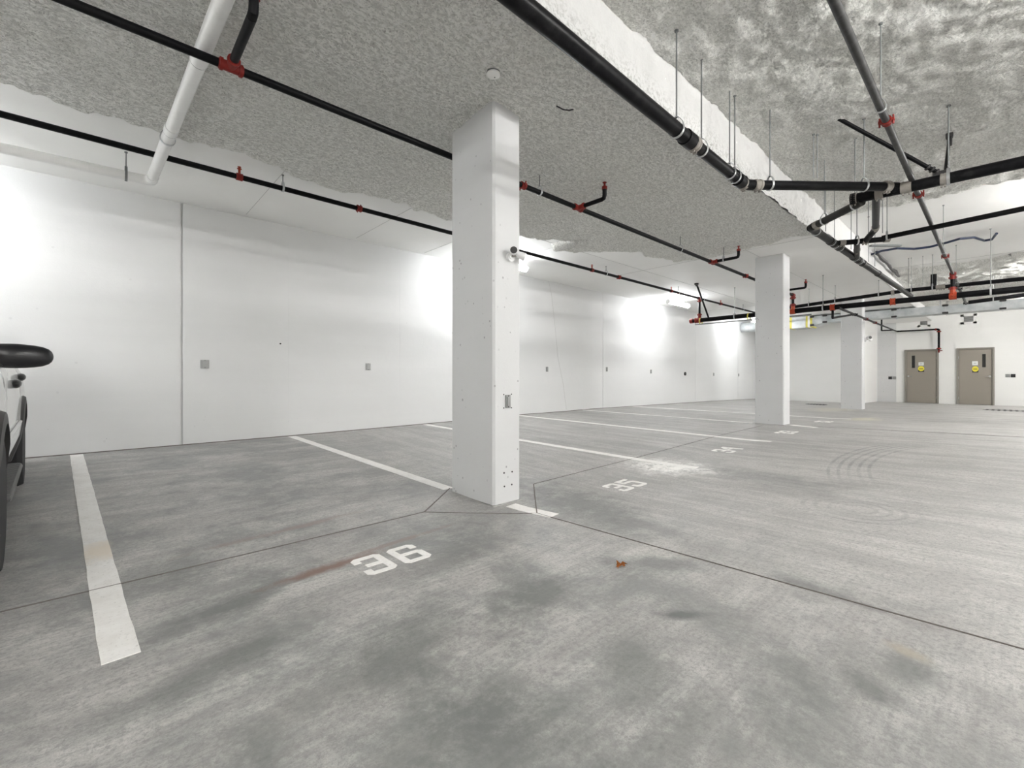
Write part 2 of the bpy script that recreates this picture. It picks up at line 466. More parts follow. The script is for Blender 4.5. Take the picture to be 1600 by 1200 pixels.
# ---------------------------------------------------------------- numpy noise for relief
def vnoise(nx, ny, cell, seed):
    rs = np.random.RandomState(seed)
    gx, gy = int(nx / cell) + 3, int(ny / cell) + 3
    g = rs.rand(gx, gy)
    x = np.arange(nx) / cell; y = np.arange(ny) / cell
    xi, yi = x.astype(int), y.astype(int); xf, yf = x - xi, y - yi
    xf = xf * xf * (3 - 2 * xf); yf = yf * yf * (3 - 2 * yf)
    a = g[np.ix_(xi, yi)]; b = g[np.ix_(xi + 1, yi)]; c = g[np.ix_(xi, yi + 1)]; d = g[np.ix_(xi + 1, yi + 1)]
    xf, yf = xf[:, None], yf[None, :]
    return a * (1 - xf) * (1 - yf) + b * xf * (1 - yf) + c * (1 - xf) * yf + d * xf * yf
def grid_mesh(name, xs, ys, Z, m, keep=None, smooth=True, parent=None, swap=False):
    nx, ny = len(xs), len(ys)
    X, Y = np.meshgrid(xs, ys, indexing='ij')
    co = np.stack([X, Y, Z], -1).reshape(-1, 3)
    if swap is not False: co = np.stack([X, Z, Y], -1).reshape(-1, 3)
    i = np.arange(nx - 1)[:, None] * ny + np.arange(ny - 1)[None, :]
    q = np.stack([i, i + 1, i + ny + 1, i + ny], -1)
    if keep is not None: q = q[keep]
    q = q.reshape(-1, 4)
    used = np.unique(q); remap = np.zeros(nx * ny, int); remap[used] = np.arange(len(used))
    co = co[used]; q = remap[q]
    me = bpy.data.meshes.new(name)
    me.from_pydata(co.tolist(), [], q.tolist())
    if smooth: me.polygons.foreach_set('use_smooth', [True] * len(me.polygons))
    me.materials.append(m)
    o = bpy.data.objects.new(name, me); COL.objects.link(o)
    if parent is not None: o.parent = parent
    return o

# ================================================================= THE SETTING
CS, CU, YB, YW, XE = 2.30, 2.72, 1.88, 7.30, 25.0     # soffit, upper slab (above the eye), beam line, wall line, end wall
X0, Y0 = -8.0, -8.0

xs = np.arange(X0, XE + .01, .25); ys = np.append(np.arange(Y0, 7.26, .25), 7.34)
Z = np.array([[floor_z(x, y) for y in ys] for x in xs])
floor = grid_mesh('floor', xs, ys, Z, M_floor)
floor['kind'] = 'structure'
def strip(pts, wd, m, name, parent=None, h=.0015, taper=False):
    """thin strip laid on the floor through pts, draped over its slope"""
    bm = BM(); prev = None
    P = []
    for a, b in zip(pts, pts[1:]):
        a, b = Vector(a[:2]), Vector(b[:2]); n = max(1, int((b - a).length / .12))
        for i in range(n): P.append(a.lerp(b, i / n))
    P.append(Vector(pts[-1][:2]))
    d = (P[-1] - P[0]).normalized(); s = Vector((-d.y, d.x))
    for i, p in enumerate(P):
        if 0 < i < len(P) - 1: dd = (P[i + 1] - P[i - 1]).normalized(); s = Vector((-dd.y, dd.x))
        row = []
        ww = wd * (1 + random.uniform(-.03, .03))
        for k in (-1, 1):
            q = p + s * k * ww / 2
            z = floor_z(q.x, q.y)
            row += [bm.verts.new((q.x, q.y, z + h)), bm.verts.new((q.x, q.y, z - .002))]
        if prev:
            bm.faces.new((prev[0], row[0], row[2], prev[2]))
            bm.faces.new((prev[1], row[1], row[0], prev[0]))
            bm.faces.new((prev[2], row[2], row[3], prev[3]))
        else: bm.faces.new((row[0], row[1], row[3], row[2]))
        prev = row
    bm.faces.new((prev[0], prev[2], prev[3], prev[1]))
    return obj(name, bm, m, parent)
# saw-cut joints: the lines along and across, and the diamond round the first pillar
DL, DFr, DR, DBk = (1.79, 2.93), (2.41, 2.35), (2.99, 2.96), (2.40, 3.50)
for pts, wd in [([(-6, 2.95), DL], .006), ([DL, DFr], .003), ([DL, PF(703, 763)], .009), ([DFr, DR], .009),
                ([DFr, (2.415, 0.6), PF(1600, 1015), (2.52, -7)], .006), ([DR, (9.0, 2.96)], .0018), ([(9.5, 2.3), (9.6, -7)], .006)]:
    strip(pts, wd, M_crack, 'floor_joint', floor, .0038)

# long wall: backing, concrete pours with open joints between them
bm = BM(); box(bm, (X0, YW + .03, -.3), (21.5, YW + .3, CS + EYE + .2))
wall_l = struct(obj('wall_left', bm, M_wall))
joints = [X0]
for px in (284, 942, 1087, 1153): joints.append(PY(px, 589, YW).x)
joints.append(21.5)
for i, (a, b) in enumerate(zip(joints, joints[1:])):
    g0 = .011 if i == 1 else .006; g1 = .011 if i == 0 else .006
    if i == 0: g0 = 0
    if i == len(joints) - 2: g1 = 0
    bm = BM(); box(bm, (a + g0, YW, -.3), (b - g1, YW + .04, CS + EYE))
    obj('concrete_pour', bm, M_wall, wall_l)
# hairline crack in the wall and shallow formwork marks
bm = BM()
ck = [(857, 438), (862, 462), (866, 500), (872, 560), (880, 600), (885, 640)]
tube(bm, [PY(a, b, YW - .0005) for a, b in ck], .0035, 4)
obj('wall_crack', bm, M_hair, wall_l)
for px in (451, 625):
    p0, p1 = PY(px, 360, YW), PY(px, 640, YW)
    bm = BM(); box(bm, (p0.x - .003, YW - .002, .3), (p0.x + .003, YW + .001, 3.2)); obj('formwork_mark', bm, M_wall, wall_l)
# thin dark gap along the wall foot
bm = BM()
for x in np.arange(X0, 21.4, .5):
    x2 = min(x + .5, 21.5)
    v = [bm.verts.new((a, YW - .004 - (0.006 if k else 0), floor_z(a, YW) + b)) for a, b, k in ((x, .012, 0), (x2, .012, 0), (x2, .0015, 1), (x, .0015, 1))]
    bm.faces.new(v)
obj('wall_foot_gap', bm, M_crack, wall_l)

# end wall: bright cross wall, return, door wall with pilaster
bm = BM(); box(bm, (21.5, 3.62, -.3), (21.75, YW + .3, CS + EYE)); struct(obj('wall_back_left', bm, M_block))
bm = BM(); box(bm, (21.5, 3.59, -.3), (XE + .05, 3.64, CU + EYE)); struct(obj('wall_return', bm, M_block))
bm = BM(); box(bm, (XE, Y0, -.3), (XE + .25, 3.6, CU + EYE + .05)); wall_b = struct(obj('wall_back', bm, M_block))
bm = BM(); box(bm, (XE - .06, 2.97, -.2), (XE + .02, 3.592, CU + EYE)); struct(obj('trim_1', bm, M_pillar))
# walls behind and beside the camera
bm = BM(); box(bm, (X0 - .25, Y0, -.3), (X0, YW + .3, CU + EYE + .05)); struct(obj('wall_front', bm, M_block))
bm = BM(); box(bm, (X0, Y0 - .25, -.3), (XE, Y0, CU + EYE + .05)); struct(obj('wall_right', bm, M_block))

# ceiling: low soffit over the stalls, higher slab over the aisle
bm = BM()
box(bm, (X0, YB, CS + EYE), (XE, YW + .3, CU + EYE + .4))
ceil = struct(obj('ceiling', bm, M_slab))
bm = BM(); box(bm, (X0, Y0, CU + EYE), (XE, YB, CU + EYE + .4))
ceil_up = struct(obj('ceiling', bm, M_slab))
def ridge(p0, p1, wd=.006, h=.004):
    bm = BM(); p0, p1 = Vector(p0), Vector(p1)
    obox(bm, (p0 + p1) / 2, p1 - p0, (p1 - p0).length, wd, h); obj('formwork_seam', bm, M_hair, ceil)
zs = CS + EYE - .001
ridge((4, 5.18, zs), (21, 5.22, zs)); ridge((8.6, 6.0, zs), (8.6, 2.0, zs)); ridge((8, 3.1, zs), (21, 3.1, zs))
for x in (1.5, 3.1, 4.4, 5.9, 12.4, 15.5): ridge((x, 7.2, zs), (x, 5.25, zs), .004)
zu = CU + EYE - .001
ridge((14.6, -3, zu), (14.6, 1.8, zu), .012, .006); ridge((9, .8, zu), (15, .8, zu), .004)

# sprayed insulation: real relief, ragged at its borders
def foam(name, x0, x1, y0, y1, st, base, thick, seed, edge, amp=1.0, parent=None):
    xs = np.arange(x0, x1, st); ys = np.arange(y0, y1 + st / 2, st)
    nx, ny = len(xs), len(ys)
    n = (vnoise(nx, ny, .22 / st, seed) - .5) * .040 + (vnoise(nx, ny, .09 / st, seed + 1) - .5) * .026 + (vnoise(nx, ny, max(1.3, .045 / st), seed + 2) - .5) * .020 + (np.random.RandomState(seed + 3).rand(nx, ny) - .5) * .010
    X, Y = np.meshgrid(xs, ys, indexing='ij')
    wob = (vnoise(nx, ny, .35 / st, seed + 5) - .5) * .22 + (vnoise(nx, ny, .1 / st, seed + 6) - .5) * .10
    D = edge(X, Y) + wob
    k = np.clip(D / .07, 0, 1); k = k * k * (3 - 2 * k)
    T = (thick + n * amp) * k
    Zc = base - T + (D < 0) * .004
    kp = (D > -.03)
    keep = kp[:-1, :-1] | kp[1:, 1:]
    o = grid_mesh(name, xs, ys, Zc + EYE, M_foam, keep, parent=parent)
    o['kind'] = 'stuff'
    return o
ep = [(25, 126), (100, 152), (187, 174), (250, 195), (400, 240), (500, 277), (625, 312), (700, 332), (812, 362), (862, 384), (900, 370), (930, 362), (1000, 388), (1062, 408)]
E = sorted([(PC(a, b, CS - .03).x, PC(a, b, CS - .03).y) for a, b in ep])
ex = [-8.0] + [e[0] for e in E] + [8.6]; ey = [E[0][1]] + [e[1] for e in E] + [E[-1][1]]
def edge_low(X, Y):
    return np.minimum(np.interp(X, ex, ey) - Y + .03, 8.15 + .12 * np.sin(Y * 2.2) - X)
foam('sprayed_insulation', -5.0, 8.6, YB - .005, 6.0, .024, CS, .125, 11, edge_low, .8, parent=ceil)
foam('sprayed_insulation', -5.0, 9.4, -3.0, YB + .0, .026, CU, .10, 31, lambda X, Y: 9.0 + .1 * np.sin(Y * 3) - X, .7, parent=ceil_up)
foam('sprayed_insulation', 14.7, 24.98, -3.0, YB + .0, .06, CU, .10, 51, lambda X, Y: X - 14.95 - .2 * np.sin(Y * 2), 2.2, parent=ceil_up)
# the lit side of the dropped beam, roughly sprayed
xs = np.arange(-5, XE, .03); zs_ = np.linspace(CS - .135, CU, 20)
nn = (vnoise(len(xs), 20, 6, 3) - .5) * .035 + (vnoise(len(xs), 20, 2.2, 4) - .5) * .018 + (np.random.RandomState(5).rand(len(xs), 20) - .5) * .010
fade = np.clip((10 - xs) / 1.5, .12, 1)[:, None]
yy = YB - .02 + nn * fade
low = np.broadcast_to(zs_[None, :], nn.shape).copy()
lift = np.clip((xs - 8.1) / .5, 0, 1)[:, None]
low = np.where(low < CS, low + (CS - low) * lift, low) + EYE
def face_mesh():
    nx, ny = nn.shape
    X = np.broadcast_to(xs[:, None], nn.shape)
    co = np.stack([X, yy, low], -1).reshape(-1, 3)
    i = np.arange(nx - 1)[:, None] * ny + np.arange(ny - 1)[None, :]
    q = np.stack([i, i + ny, i + ny + 1, i + 1], -1).reshape(-1, 4)
    me = bpy.data.meshes.new('beam_face'); me.from_pydata(co.tolist(), [], q.tolist())
    me.polygons.foreach_set('use_smooth', [True] * len(me.polygons)); me.materials.append(M_face)
    o = bpy.data.objects.new('beam_face', me); COL.objects.link(o); o.parent = ceil
face_mesh()

# pillars ---------------------------------------------------------------------
def pillar(x0, x1, y0, y1, label):
    zb = min(floor_z(x, y) for x in (x0, x1) for y in (y0, y1)) - .01
    t = thing('concrete_pillar', label, 'pillar', (x0, y0, zb))
    bm = BM(); vs = box(bm, (x0, y0, zb), (x1, y1, CS + EYE))
    es = [e for e in bm.edges if abs(e.verts[0].co.z - e.verts[1].co.z) > 1]
    bmesh.ops.bevel(bm, geom=es, offset=.018, segments=1, affect='EDGES')
    obj('shaft', bm, M_pillar, t)
    bm = BM(); box(bm, (x0 - .012, y0 - .012, zb), (x1 + .012, y1 + .012, zb + .018), .005)
    obj('grout_bead', bm, M_floor, t)
    return t
P1 = (2.28, 2.575, 2.70, 3.285)
pillar(*P1, 'nearest white concrete pillar, beside the parking number 36')
pillar(9.32, 9.68, 2.70, 3.20, 'middle white concrete pillar, standing beyond the number 34')
pillar(16.37, 16.75, 2.70, 3.22, 'farthest white concrete pillar, with black boxes on its left edge')

# ================================================================= PAINT ON THE FLOOR
ordn = ['leftmost white stall line, widest in view, beside the car',
        'white stall line running up to the nearest pillar',
        'white stall line ending in the pale crusty patch on the floor',
        'white stall line between the numbers 34 and 35 and 33, running unbroken to the aisle',
        'white stall line running behind the middle pillar',
        'far white stall line ending beyond the number 32']
ends = [((-.22, 7.26), PF(190, 1029)), ((2.12, 7.26), PF(701, 764)), ((4.45, 7.26), PF(1089, 731)), ((6.84, 7.26), PF(1205, 690)),
        ((9.15, 7.26), PF(1176, 661)), ((11.5, 7.26), PF(1330, 655))]
ordn[3] = 'white stall line between the numbers 35 and 34'
ordn[2] = 'white stall line ending in the pale crusty patch, before the number 35'
for i, ((a, b), lab) in enumerate(zip(ends, ordn)):
    tag(strip([a, b], .112, M_line, 'parking_line', None, .003), lab, 'parking line')
tag(strip([(2.41, 2.64), PF(866, 806)], .112, M_line, 'parking_line', None, .003), 'short white line stub at the foot of the nearest pillar', 'parking line')
tag(strip([(9.50, 2.62), PF(1275, 668)], .112, M_line, 'parking_line', None, .003), 'short white line stub just right of the middle pillar', 'parking line')

GL = {'3': ["q##w", "#..#", "...#", ".###", "...#", "#..#", "a##s"],
      '6': ["q##w", "#..#", "#...", "###w", "#..#", "#..#", "a##s"],
      '5': ["####", "#...", "###w", "...#", "...#", "#..#", "a##s"],
      '4': ["..q#", ".q##", "q#.#", "####", "...#", "...#", "...#"],
      '2': ["q##w", "#..#", "...#", "..##", ".##.", "##..", "####"]}
def number(txt, cx, cy, label):
    t = thing('painted_number', label, 'number', (cx, cy, floor_z(cx, cy)))
    cw, chh = .0425, .038; gap = .045
    x = cx - (len(txt) * 4 * cw + gap * (len(txt) - 1)) / 2
    for ch in txt:
        bm = BM()
        for r, row in enumerate(GL[ch]):
            for k, s in enumerate(row):
                if s == '.': continue
                a, b = x + k * cw, cy + (3.5 - r) * chh
                c4 = {'tl': (a, b), 'tr': (a + cw, b), 'br': (a + cw, b - chh), 'bl': (a, b - chh)}
                h = .62
                pts = []
                for nm, cut in (('tl', 'q'), ('tr', 'w'), ('br', 's'), ('bl', 'a')):
                    p = Vector(c4[nm])
                    if s == cut:
                        keys = ['tl', 'tr', 'br', 'bl']; i = keys.index(nm)
                        pts.append(p.lerp(Vector(c4[keys[i - 1]]), h)); pts.append(p.lerp(Vector(c4[keys[(i + 1) % 4]]), h))
                    else: pts.append(p)
                f = bm.faces.new([bm.verts.new((q.x, q.y, floor_z(q.x, q.y) + .003)) for q in pts][::-1])
        bmesh.ops.remove_doubles(bm, verts=bm.verts, dist=.0005)
        bmesh.ops.solidify(bm, geom=bm.faces[:], thickness=.003)
        obj('digit', bm, M_line, t)
        x += 4 * cw + gap
for txt, px, py, lab in [('36', 612, 873, 'white painted number 36 in front of the nearest pillar'),
                         ('35', 976, 758, 'white painted number 35 right of the nearest pillar'),
                         ('34', 1136, 703, 'white painted number 34 between the near and middle pillars'),
                         ('33', 1229, 675.5, 'white painted number 33 at the foot of the middle pillar'),
                         ('32', 1287, 659, 'white painted number 32, farthest of the numbers')]:
    p = PF(px, py); number(txt, p.x, p.y, lab)

# drain covers ------------------------------------------------------------------
def manhole(px, py, r, label):
    p = PF(px, py); t = thing('drain_cover', label, 'drain', p)
    bm = BM(); cyl(bm, p - Vector((0, 0, .01)), p + Vector((0, 0, .006)), r, 32); obj('rim', bm, M_dark, t)
    for k in range(7):
        y = (k - 3) * r * .26; hw = math.sqrt(r * r * .8 - y * y)
        bm = BM(); box(bm, (p.x - hw, p.y + y - r * .06, p.z + .004), (p.x + hw, p.y + y + r * .06, p.z + .014)); obj('grate_bar', bm, M_clad, t)
manhole(1570, 641.5, .46, 'round dark drain cover in front of the right door')
manhole(1275, 632, .33, 'round dark drain cover in front of the bright end wall')

# leaf ---------------------------------------------------------------------------
p = PF(970, 884); bm = BM()
cv = bm.verts.new((p.x, p.y, p.z + .012)); rg = []
for k in range(14):
    a = 2 * math.pi * k / 14; rr = (.034 if k % 2 else .017) * (1 + .3 * math.sin(k * 2.1))
    rg.append(bm.verts.new((p.x + rr * math.cos(a), p.y + rr * math.sin(a), p.z + .004 + .016 * (k % 3 == 0))))
for k in range(14): bm.faces.new((cv, rg[k], rg[(k + 1) % 14]))
bmesh.ops.solidify(bm, geom=bm.faces[:], thickness=.0015)
tube(bm, [(p.x, p.y, p.z + .012), (p.x - .03, p.y - .01, p.z + .016), (p.x - .05, p.y - .015, p.z + .005)], .0015, 5)
tag(obj('dry_leaf', bm, M_leaf), 'small curled orange-brown leaf lying on the grey floor', 'leaf')

# ================================================================= WALL BOXES
def wall_plate(p, normal, wd, ht, label, m=M_plate, grp=None, name='outlet_box', boss=False):
    """cover plate with a hinged lid and screws, lying on a wall"""
    n = Vector(normal); s = Vector((-n.y, n.x, 0))
    t = thing(name, label, 'outlet', p, grp)
    def bx(c0, dn, ws, hs, m, nm, bev=.003):
        bm = BM()
        a = p + s * (c0[0] - ws / 2) + n * dn[0]; b = p + s * (c0[0] + ws / 2) + n * dn[1]
        box(bm, (min(a.x, b.x), min(a.y, b.y), p.z + c0[1] - hs / 2), (max(a.x, b.x), max(a.y, b.y), p.z + c0[1] + hs / 2), bev)
        return obj(nm, bm, m, t)
    bx((0, 0), (0, .012), wd, ht, m, 'plate')
    bx((0, 0), (.012, .022), wd * .62, ht * .7, m, 'lid')
    for q in (-1, 1):
        bm = BM(); c = p + Vector((0, 0, q * ht * .42)) + n * .012
        cyl(bm, c, c + n * .003, .005, 8); obj('screw', bm, M_dark, t)
    return t
grp = 'electrical boxes along the long wall'
labs = ['grey electrical box on the long wall, nearest the car', 'grey electrical box on the long wall, just left of the nearest pillar',
        'grey electrical box on the long wall, just right of the nearest pillar', 'grey electrical box right beside the thin wall joint',
        'fifth grey electrical box from the left on the long wall', 'grey electrical box on the long wall, just right of the round black one', 'grey electrical box on the long wall, farthest and faintest']
for (px, py, wd, ht), lab in zip([(320, 569, .10, .115), (575, 573, .085, .115), (854.5, 577, .075, .115), (948, 577, .075, .12), (1017, 580.5, .075, .12), (1115, 585, .07, .12), (1154, 586, .07, .12)], labs):
    wall_plate(PY(px, py, YW), (0, -1, 0), wd, ht, lab, grp=grp)
p = PY(1070, 584, YW); bm = BM(); cyl(bm, p, p + Vector((0, -.03, 0)), .06, 20); cyl(bm, p + Vector((0, -.03, 0)), p + Vector((0, -.036, 0)), .045, 20)
tag(obj('round_box', bm, M_dark), 'small round black box on the long wall among the grey ones', 'outlet')
p = PY(438, 537, YW); bm = BM(); cyl(bm, p, p + Vector((0, -.01, 0)), .012, 10); tag(obj('wall_plug', bm, M_dark), 'tiny dark plug on the long wall left of the pillar', 'plug')

# box and anchors on the nearest pillar
p = PY(793, 627, P1[2])
t = wall_plate(p, (0, -1, 0), .052, .105, 'grey electrical box low on the nearest pillar, holes at its corners', M_plate)
for a, b in [(787, 616.5), (799, 616), (787, 637.5), (799, 637)]:
    q = PY(a, b, P1[2]); bm = BM(); cyl(bm, q, q + Vector((0, -.002, 0)), .006, 8); obj('anchor_hole', bm, M_dark, t)
for k, (a, b, nm) in enumerate([(787.5, 739, 'upper left'), (800, 737, 'upper right'), (788, 760, 'lower left'), (799.5, 757, 'lower right')]):
    q = PY(a, b, P1[2]); bm = BM(); cyl(bm, q, q + Vector((0, -.003, 0)), .0075, 10); cyl(bm, q, q + Vector((0, -.005, 0)), .004, 8)
    tag(obj('pillar_anchor', bm, M_dark), nm + ' of the four dark anchors near the pillar foot', 'anchor', 'anchors at the pillar foot')

# black boxes on the farthest pillar and by the doors
for a, b, lab in [(1310.5, 592, 'upper black box on the left edge of the farthest pillar'), (1311, 627, 'lower black box on the left edge of the farthest pillar')]:
    q = PY(a, b, 3.22); q.x = 16.55
    wall_plate(q, (0, 1, 0), .10, .13, lab, M_dark)
for a, b, m, lab in [(1391, 590.5, M_dark, 'black switch plate left of the left door'), (1397.5, 590.5, M_plate, 'grey switch plate close left of the left door'),
                     (1574.5, 587, M_plate, 'grey switch plate close right of the right door'), (1583, 587, M_dark, 'black switch plate right of the right door')]:
    q = PX(a, b, XE if a > 1402 else XE - .06)
    wall_plate(q, (-1, 0, 0), .12, .12, lab, m, name='switch_plate')

# double-headed emergency light on pillars
def twin_light(p, s, label, aim=1):
    t = thing('emergency_light', label, 'light', p)
    bm = BM(); cyl(bm, p, p + Vector((0, -.035 * s, 0)), .055 * s, 22); cyl(bm, p + Vector((0, -.035 * s, 0)), p + Vector((0, -.045 * s, 0)), .035 * s, 18); obj('mounting_plate', bm, M_white, t, True)
    c = p + Vector((0, -.05 * s, .0))
    for k, (dx, dz, d) in enumerate([(-.012, .05, Vector((-.62, -.75, .05))), (.10, .025, Vector((.72, -.3, -.25)))]):
        q = c + Vector((dx * s, -.035 * s, dz * s)); d = d.normalized()
        bm = BM(); cyl(bm, c, q, .009 * s, 8); a = obj('swivel_arm', bm, M_band, t, True)
        bm = BM(); cyl(bm, q - d * .055 * s, q + d * .045 * s, .034 * s, 18, .048 * s); cyl(bm, q + d * .045 * s, q + d * .055 * s, .050 * s, 18)
        hd = obj('lamp_head', bm, M_white, t, True)
        bm = BM(); cyl(bm, q + d * .055 * s, q + d * .058 * s, .042 * s, 18)
        obj('lamp_lens', bm, M_clad if k == 0 else M_lampg, hd, True)
    return t
twin_light(PY(796, 402, P1[2]), .68, 'twin-head emergency light on the nearest pillar')
twin_light(PY(1351, 531, 2.70), 1.1, 'small white twin-head light high on the farthest pillar')

# ceiling junction box in the foam
p = PC(771, 116, CS - .14); bm = BM()
t = thing('ceiling_box', 'round white ceiling box set in the rough foam above the nearest pillar', 'junction box', p)
cyl(bm, p, p + Vector((0, 0, .14)), .045, 20); obj('box_body', bm, M_rod, t, True)
bm = BM(); cyl(bm, p + Vector((0, 0, -.008)), p + Vector((0, 0, .004)), .047, 24); obj('cover', bm, M_slab, t, True)
bm = BM(); cyl(bm, p + Vector((.02, .01, -.011)), p + Vector((.02, .01, -.007)), .004, 8); obj('screw', bm, M_dark, t)
q = PC(880, 171, CS - .145); bm = BM(); tube(bm, [q + Vector((-.06, .02, .012)), q, q + Vector((.05, -.02, .004)), q + Vector((.09, -.05, .02))], .006, 6)
tag(obj('wire_stub', bm, M_clad), 'short dark wire stub poking out of the ceiling foam', 'wire')

# ================================================================= DOORS, VENTS
def door(x0p, x1p, topy, label, win, paper, sign, knob, hinge_left, idx):
    ya, yb = PX(x0p, 600, XE).y, PX(x1p, 600, XE).y        # ya > yb
    zt = PX((x0p + x1p) / 2, topy, XE).z
    zb = floor_z(XE, (ya + yb) / 2)
    root = thing('door_%d' % idx, label, 'door', (XE, (ya + yb) / 2, zb)); root['kind'] = 'structure'
    fw = .055
    bm = BM()
    for (a, b, c, d) in [(ya, ya - fw, zb, zt), (yb + fw, yb, zb, zt), (ya - fw, yb + fw, zt - fw, zt)]:
        box(bm, (XE - .055, min(a, b), c), (XE + .01, max(a, b), d), .004)
    for (a, b, c, d) in [(ya - fw, ya - fw - .018, zb, zt - fw), (yb + fw + .018, yb + fw, zb, zt - fw), (ya - fw, yb + fw, zt - fw - .018, zt - fw)]:
        box(bm, (XE - .018, min(a, b), c), (XE + .01, max(a, b), d))
    obj('door_frame', bm, M_frame, root)
    bm = BM(); box(bm, (XE - .004, yb + fw, zb), (XE + .004, ya - fw, zt - fw)); obj('door_gap', bm, M_crack, root)  # dark sheet behind the leaf, stands in for shade inside the frame
    bm = BM(); box(bm, (XE - .022, yb + fw + .024, zb + .014), (XE + .003, ya - fw - .024, zt - fw - .024)); leaf = obj('door_leaf', bm, M_door, root)
    xf = XE - .022
    def rect(r, nm, m, dep=.004, par=leaf, bev=0):
        a, b = PX(r[0], r[1], xf), PX(r[2], r[3], xf)
        bm = BM(); box(bm, (xf - dep, min(a.y, b.y), min(a.z, b.z)), (xf + .001, max(a.y, b.y), max(a.z, b.z)), bev); return obj(nm, bm, m, par)
    rect((win[0] - .6, win[1] - .6, win[2] + .6, win[3] + .6), 'window_trim', M_frame, .006)
    rect(win, 'window_glass', M_lite, .009)
    rect(paper, 'paper_notice', M_paper)
    cx, cy = (paper[0] + paper[2]) / 2, (paper[1] + paper[3]) / 2
    rect((cx - 2.2, cy - .8, cx + 2.2, cy + .9), 'printed_text', mat('grey_print', (.5, .52, .52), .7), .005)
    rect((sign[0], sign[1] + 3.2, sign[2], sign[3]), 'sign_panel', M_dark, .004)
    a, b = PX((sign[0] + sign[2]) / 2, (sign[1] + sign[3]) / 2 - 1.0, xf), PX(sign[2], sign[3], xf)
    ry = abs(a.y - b.y) * 1.05; rz = abs(a.z - b.z) * .78
    bm = BM(); cyl(bm, (xf - .007, a.y, a.z), (xf - .003, a.y, a.z), 1, 24)
    for v in bm.verts: v.co.y = a.y + (v.co.y - a.y) * ry; v.co.z = a.z + (v.co.z - a.z) * rz
    obj('yellow_disc', bm, M_signy, leaf)
    bm = BM(); box(bm, (xf - .010, a.y - ry * .62, a.z - rz * .22), (xf - .006, a.y + ry * .62, a.z + rz * .12)); obj('disc_band', bm, mat('olive_band', (.25, .2, .02), .6), leaf)
    k = PX(knob[0], knob[1], xf)
    bm = BM(); cyl(bm, k, k + Vector((-.012, 0, 0)), .035, 16); cyl(bm, k + Vector((-.01, 0, 0)), k + Vector((-.05, 0, 0)), .012, 10)
    s = -1 if hinge_left else 1
    tube(bm, [k + Vector((-.05, 0, 0)), k + Vector((-.055, -s * .06, 0)), k + Vector((-.05, -s * .12, -.005))], .011, 8)
    obj('handle', bm, M_chrome, leaf, True)
    hy = (ya - fw - .003) if hinge_left else (yb + fw + .003)
    for z in (.25, 1.05, 1.85):
        bm = BM(); cyl(bm, (xf - .008, hy, zb + z - .05), (xf - .008, hy, zb + z + .05), .008, 8); obj('hinge', bm, M_steel, root, True)
    bm = BM(); box(bm, (XE - .05, yb + fw, zb - .01), (XE + .01, ya - fw, zb + .010)); obj('threshold', bm, M_rod, root)
door(1413.5, 1467, 546, 'left taupe steel door, its window at the upper left', (1424.8, 555.8, 1429.6, 574.8), (1435.2, 566, 1443.4, 571), (1434.6, 573, 1444, 581), (1419.7, 588), False, 1)
door(1494.5, 1554, 543.3, 'right taupe steel door, its window at the upper right', (1534.8, 553.2, 1540.2, 573.6), (1519, 564.5, 1528, 570.6), (1519, 573, 1528.8, 582), (1546.6, 588), True, 2)
def vent(px, py, wd, ht, label):
    p = PX(px, py, XE); t = thing('wall_vent', label, 'vent', p)
    bm = BM()
    for a, b, c, d in [(-wd, -wd + .09, -ht, ht), (wd - .09, wd, -ht, ht), (-wd, wd, ht - .08, ht), (-wd, wd, -ht, -ht + .08)]:
        box(bm, (XE - .012, p.y + a, p.z + c), (XE, p.y + b, p.z + d))
    obj('vent_frame', bm, M_block, t)
    bm = BM(); box(bm, (XE - .006, p.y - wd + .09, p.z - ht + .08), (XE, p.y + wd - .09, p.z + ht - .08)); obj('vent_back', bm, M_clad, t)
    n = 6; h = 2 * (ht - .08) / n
    for k in range(n):
        bm = BM(); z = p.z - ht + .08 + (k + .5) * h
        obox(bm, Vector((XE - .014, p.y, z)), Vector((0, 1, 0)), 2 * (wd - .09), .016, h * .62)
        obj('louvre', bm, M_plate, t)
vent(1443.5, 504, .20, .18, 'small grey louvred vent above the left door')
vent(1513.5, 498.5, .22, .19, 'small grey louvred vent above the right door')

# ================================================================= STRIP LIGHTS
def strip_light(label, loc, drop, m, grp):
    t = thing('strip_light', label, 'light', loc, grp)
    L = 1.2
    bm = BM(); box(bm, (loc[0] - L / 2, loc[1] - .022, loc[2] + .05), (loc[0] + L / 2, loc[1] + .022, loc[2] + .07), .005); obj('housing', bm, M_white, t)
    bm = BM(); tube(bm, [(loc[0] - L / 2 + .02, loc[1], loc[2]), (loc[0] + L / 2 - .02, loc[1], loc[2])], .055, 16); obj('lens', bm, m, t, True)
    for s in (-1, 1):
        bm = BM(); cyl(bm, (loc[0] + s * (L / 2 - .02), loc[1], loc[2]), (loc[0] + s * (L / 2 + .01), loc[1], loc[2]), .06, 16); obj('end_cap', bm, M_white, t, True)
        bm = BM(); cyl(bm, (loc[0] + s * .4, loc[1], loc[2] + .07), (loc[0] + s * .4, loc[1], loc[2] + drop), .005, 6); obj('hanger_rod', bm, M_rod, t)
    return t
wl = [(5.52, 'lit strip light seen just right of the nearest pillar', 'a'), (12.25, 'lit strip light hanging by the wall, left of the sprinkler riser', 'b'),
      (18.4, 'lit strip light by the wall, behind the middle pillar', 'c'), (-1.9, 'lit strip light by the wall above the car', 'd'), (-5.6, 'lit strip light by the wall, behind the camera', 'e')]
base = strip_light(wl[0][1], (5.52, 6.25, EYE + CS - .19), .19, M_tubew, 'strip lights along the wall')
for x, lab, _ in wl[1:]:
    c_ = copy_tree(base); c_.location.x = x; c_['label'] = lab
